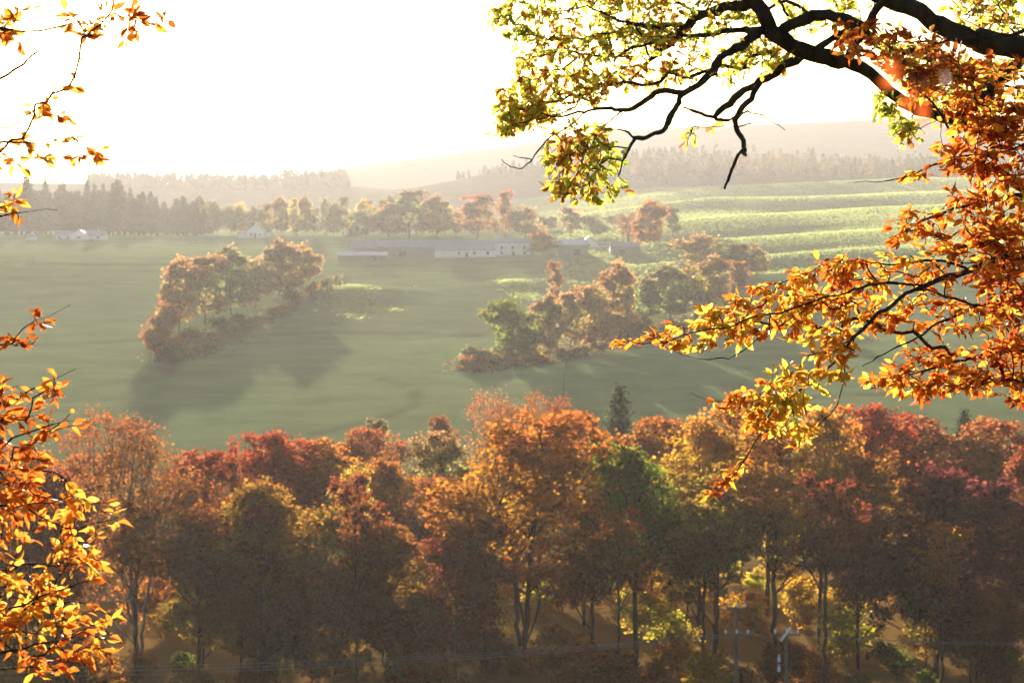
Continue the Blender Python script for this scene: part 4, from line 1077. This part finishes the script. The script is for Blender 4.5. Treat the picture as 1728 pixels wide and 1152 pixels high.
be.limb([(1850, 560, 10, 6), (1728, 592, 10, 4), (1640, 602, 9.9, 3), (1560, 625, 9.9, 1.8), (1470, 655, 9.8, .9)], start=1)
be.limb([(1440, 575, 9.45, 1.4), (1425, 640, 9.3, 1.2), (1400, 700, 9.25, 1), (1370, 735, 9.2, .8), (1340, 752, 9.2, .6)], start=1)
be.limb([(1880, 330, 10.3, 8), (1728, 330, 10.1, 5), (1640, 345, 10, 3.5), (1560, 370, 9.9, 2), (1500, 402, 9.9, 1)], start=1)
be.limb([(1900, 250, 10.4, 8), (1728, 245, 10.2, 4), (1640, 260, 10.1, 2.5), (1560, 285, 10, 1.6), (1500, 305, 10, 1), (1440, 308, 10, .5)], start=1)
be.limb([(1350, 660, 9.35, .9), (1260, 672, 9.3, .8), (1205, 678, 9.3, .7), (1165, 662, 9.3, .4)], start=1)
be.limb([(1900, 190, 10.4, 6), (1728, 150, 10.2, 3), (1640, 130, 10.1, 2), (1560, 120, 10, 1.2), (1500, 110, 9.9, .7)], start=1)
be.limb([(1930, 150, 10.4, 8), (1780, 60, 10.2, 5), (1680, 60, 10.0, 3), (1560, 70, 9.8, 2), (1450, 60, 9.7, 1), (1400, 70, 9.7, .6)], start=1)
tips = []
for poly, n, y0, am in (
        ([(1480, 308), (1560, 262), (1640, 215), (1730, 180), (1730, 300), (1600, 298), (1540, 300)], 90, 10.0, .3),
        ([(1490, 402), (1520, 352), (1600, 320), (1730, 295), (1730, 420), (1600, 420), (1540, 420)], 110, 9.95, .3),
        ([(1030, 577), (1110, 562), (1200, 508), (1300, 478), (1380, 440), (1440, 430), (1400, 520), (1290, 570), (1200, 585), (1100, 590)], 150, 9.5, .3),
        ([(1380, 440), (1560, 420), (1730, 400), (1730, 560), (1560, 560), (1480, 560), (1380, 592), (1300, 560)], 260, 9.65, .35),
        ([(1200, 678), (1260, 650), (1350, 600), (1440, 570), (1450, 625), (1380, 655), (1368, 745), (1330, 748), (1265, 722), (1250, 700)], 120, 9.3, .25),
        ([(1252, 770), (1262, 770), (1245, 805), (1205, 845), (1195, 835)], 9, 9.3, .05),
        ([(1455, 642), (1480, 600), (1560, 580), (1640, 590), (1730, 570), (1730, 690), (1640, 662), (1560, 672), (1500, 655)], 150, 9.85, .3),
        ([(1640, 190), (1730, 160), (1730, 690), (1670, 600), (1650, 400)], 190, 10.1, .4),
        ([(1400, 35), (1560, 45), (1640, 110), (1600, 165), (1520, 150), (1420, 90)], 80, 9.8, .3),
        ([(1500, 60), (1690, 95), (1730, 110), (1730, 200), (1640, 215), (1560, 185), (1500, 130)], 110, 10.0, .3),
        ([(1730, -200), (2300, -300), (2350, 700), (1730, 700)], 260, 10.3, .7)):
    q = sample_poly(poly, n); tips.append(at(q[:, 0], q[:, 1], depth_noise(q, y0, am, 32)))
# a low twig of the same tree that reaches across close to us
be.limb_world(np.array([(2.2, 6.5, 2.2), (1.2, 3.6, 1.2), (.55, 1.6, .40), (.30, 1.1, .16), (.225, 1.02, .10), (.205, 1.0, .078)]), np.array([.02, .014, .006, .003, .0015, .0008]), start=1)
tw_near = np.array([(.205, 1.0, .074), (.196, 1.0, .082), (.215, 1.01, .088)])
tips.append(tw_near)
BEPAL = [((0.44, 0.09, 0.02), 1.7), ((0.66, 0.17, 0.025), 3.0), ((0.82, 0.31, 0.035), 3.4), ((0.86, 0.45, 0.05), 2.2), ((0.86, 0.64, 0.09), 1.3), ((0.62, 0.58, 0.09), 0.6)]
finish_tree('beech_tree', be, np.vstack(tips), 0.3, 0.0016, M['bark'], 'copper orange beech spraying in from the right edge', 'beech', BEECH, BEPAL, 42, 0.80, 0.056, lambda x, y: x > 0,
            turn=lambda p: 0.36 * np.exp(-(((p[:, 0] - 1.4) / .45) ** 2 + ((p[:, 2] + .78) / .35) ** 2)))

# ---- left-hand beech
rng = np.random.default_rng(23)
lb = Tree()
LX, LY = -3.0, 7.2; lz = float(H(LX, LY)); lb.base = (LX, LY, lz)
lb.limb_world(np.array([(LX, LY, lz - .4), (LX, LY, lz + 1.2), (LX - .04, LY, lz + 2.6), (LX, LY, lz + 4), (LX, LY, lz + 6)]), np.array([.16, .13, .11, .09, .03]))
for pts in ([(-500, 60, 7.1, 8), (-200, 60, 6.9, 5), (0, 50, 6.7, 3), (100, 45, 6.7, 1.6), (200, 40, 6.7, 1.1), (330, 18, 6.8, .5)],
            [(-300, 180, 7, 5), (-60, 160, 6.8, 2.5), (12, 126, 6.7, 2), (40, 108, 6.7, 1.8), (62, 88, 6.7, 1.4), (76, 70, 6.7, 1)],
            [(-400, 260, 7, 6), (-100, 250, 6.8, 3), (20, 240, 6.7, 1.8), (110, 240, 6.6, 1.2), (200, 256, 6.6, .6)],
            [(-120, 240, 6.8, 2.2), (20, 215, 6.7, 1.4), (70, 180, 6.7, 1), (118, 142, 6.7, .6)],
            [(60, 185, 6.7, .8), (130, 158, 6.7, .7), (205, 157, 6.7, .4)],
            [(-400, 420, 7, 5), (-100, 380, 6.8, 3), (20, 362, 6.6, 1.6), (98, 354, 6.6, .6)],
            [(-400, 660, 7, 6), (-60, 610, 6.6, 2.4), (20, 580, 6.5, 1.6), (60, 540, 6.4, 1.1), (120, 514, 6.4, .5)],
            [(-400, 760, 7, 8), (-60, 700, 6.5, 3), (20, 680, 6.4, 2.2), (70, 650, 6.3, 1.4), (128, 622, 6.3, .5)],
            [(-60, 780, 6.5, 3), (20, 740, 6.3, 2), (90, 715, 6.2, 1.4), (165, 718, 6.2, .5)],
            [(-400, 900, 7, 8), (-60, 860, 6.4, 3.5), (40, 850, 6.2, 2), (110, 840, 6.1, 1.3), (178, 818, 6.1, .5)],
            [(40, 850, 6.2, 1.6), (110, 890, 6.1, 1.2), (170, 880, 6.0, .8), (228, 873, 6.0, .5)],
            [(-400, 1010, 7, 7), (-60, 980, 6.4, 3), (60, 950, 6.2, 1.8), (130, 950, 6.2, 1.1), (190, 932, 6.1, .5)],
            [(-60, 1030, 6.4, 3), (60, 1010, 6.2, 1.8), (130, 985, 6.2, 1.1), (182, 972, 6.2, .5)],
            [(-400, 1150, 7, 7), (-60, 1110, 6.3, 3), (60, 1085, 6.1, 1.8), (140, 1065, 6.1, 1.1), (204, 1085, 6.1, .5)],
            [(-60, 1130, 6.3, 2.5), (40, 1125, 6.1, 1.6), (110, 1112, 6.1, 1.1), (150, 1120, 6.1, .5)]):
    lb.limb(pts, start=1)
tips = []
for poly, n, y0, am in (
        ([(-60, 10), (180, 15), (330, 12), (240, 52), (196, 78), (140, 70), (100, 45), (30, 80), (-60, 80)], 46, 6.7, .12),
        ([(-60, 190), (50, 180), (112, 134), (128, 140), (100, 195), (140, 200), (135, 235), (196, 258), (160, 278), (60, 275), (20, 295), (-60, 290)], 34, 6.65, .12),
        ([(-60, 330), (30, 322), (40, 336), (98, 352), (60, 362), (20, 372), (-60, 370)], 12, 6.6, .08),
        ([(-60, 600), (40, 545), (76, 512), (118, 516), (90, 545), (30, 600)], 12, 6.45, .08),
        ([(-60, 640), (60, 640), (128, 620), (90, 650), (110, 680), (165, 716), (90, 745), (80, 800), (-60, 800)], 75, 6.3, .15),
        ([(-60, 800), (60, 790), (178, 818), (226, 872), (180, 905), (180, 930), (160, 970), (186, 1010), (204, 1084), (170, 1130), (-60, 1150)], 210, 6.2, .2),
        ([(-700, 0), (-60, 0), (-60, 1150), (-700, 1150)], 160, 6.8, .4)):
    q = sample_poly(poly, n); tips.append(at(q[:, 0], q[:, 1], depth_noise(q, y0, am, 33)))
LBPAL = [((0.48, 0.12, 0.02), 2.2), ((0.70, 0.21, 0.03), 3.4), ((0.82, 0.33, 0.04), 3.6), ((0.88, 0.47, 0.06), 2.0), ((0.8, 0.6, 0.1), 0.4)]
finish_tree('beech_sapling', lb, np.vstack(tips), 0.3, 0.0014, M['bark'], 'golden orange young beech hanging in along the left edge', 'beech', BEECH, LBPAL, 43, 0.70, 0.043, lambda x, y: x > 0)

# ------------------------------------------------------------------ haze: even air filling the valley
m, t, out = mat_new('valley_haze')
pv = t.nodes.new('ShaderNodeVolumePrincipled')
pv.inputs['Color'].default_value = (0.97, 0.95, 0.93, 1)
pv.inputs['Density'].default_value = HAZE_DENSITY
pv.inputs['Anisotropy'].default_value = HAZE_G
pv.inputs['Density Attribute'].default_value = ''
t.links.new(pv.outputs[0], out.inputs['Volume'])
m.cycles.homogeneous_volume = True
m.cycles.volume_sampling = 'MULTIPLE_IMPORTANCE'
top = max(float(ZZ.max()) + 12, 30.0)
hz = MB().box(-3250, 3250, -75, 3960, float(ZZ.min()) - 1.5, top).build('haze', m)
tag(hz, 'pale backlit haze filling the whole valley', kind='stuff')
print('haze top', top, 'ground', float(ZZ.min()))
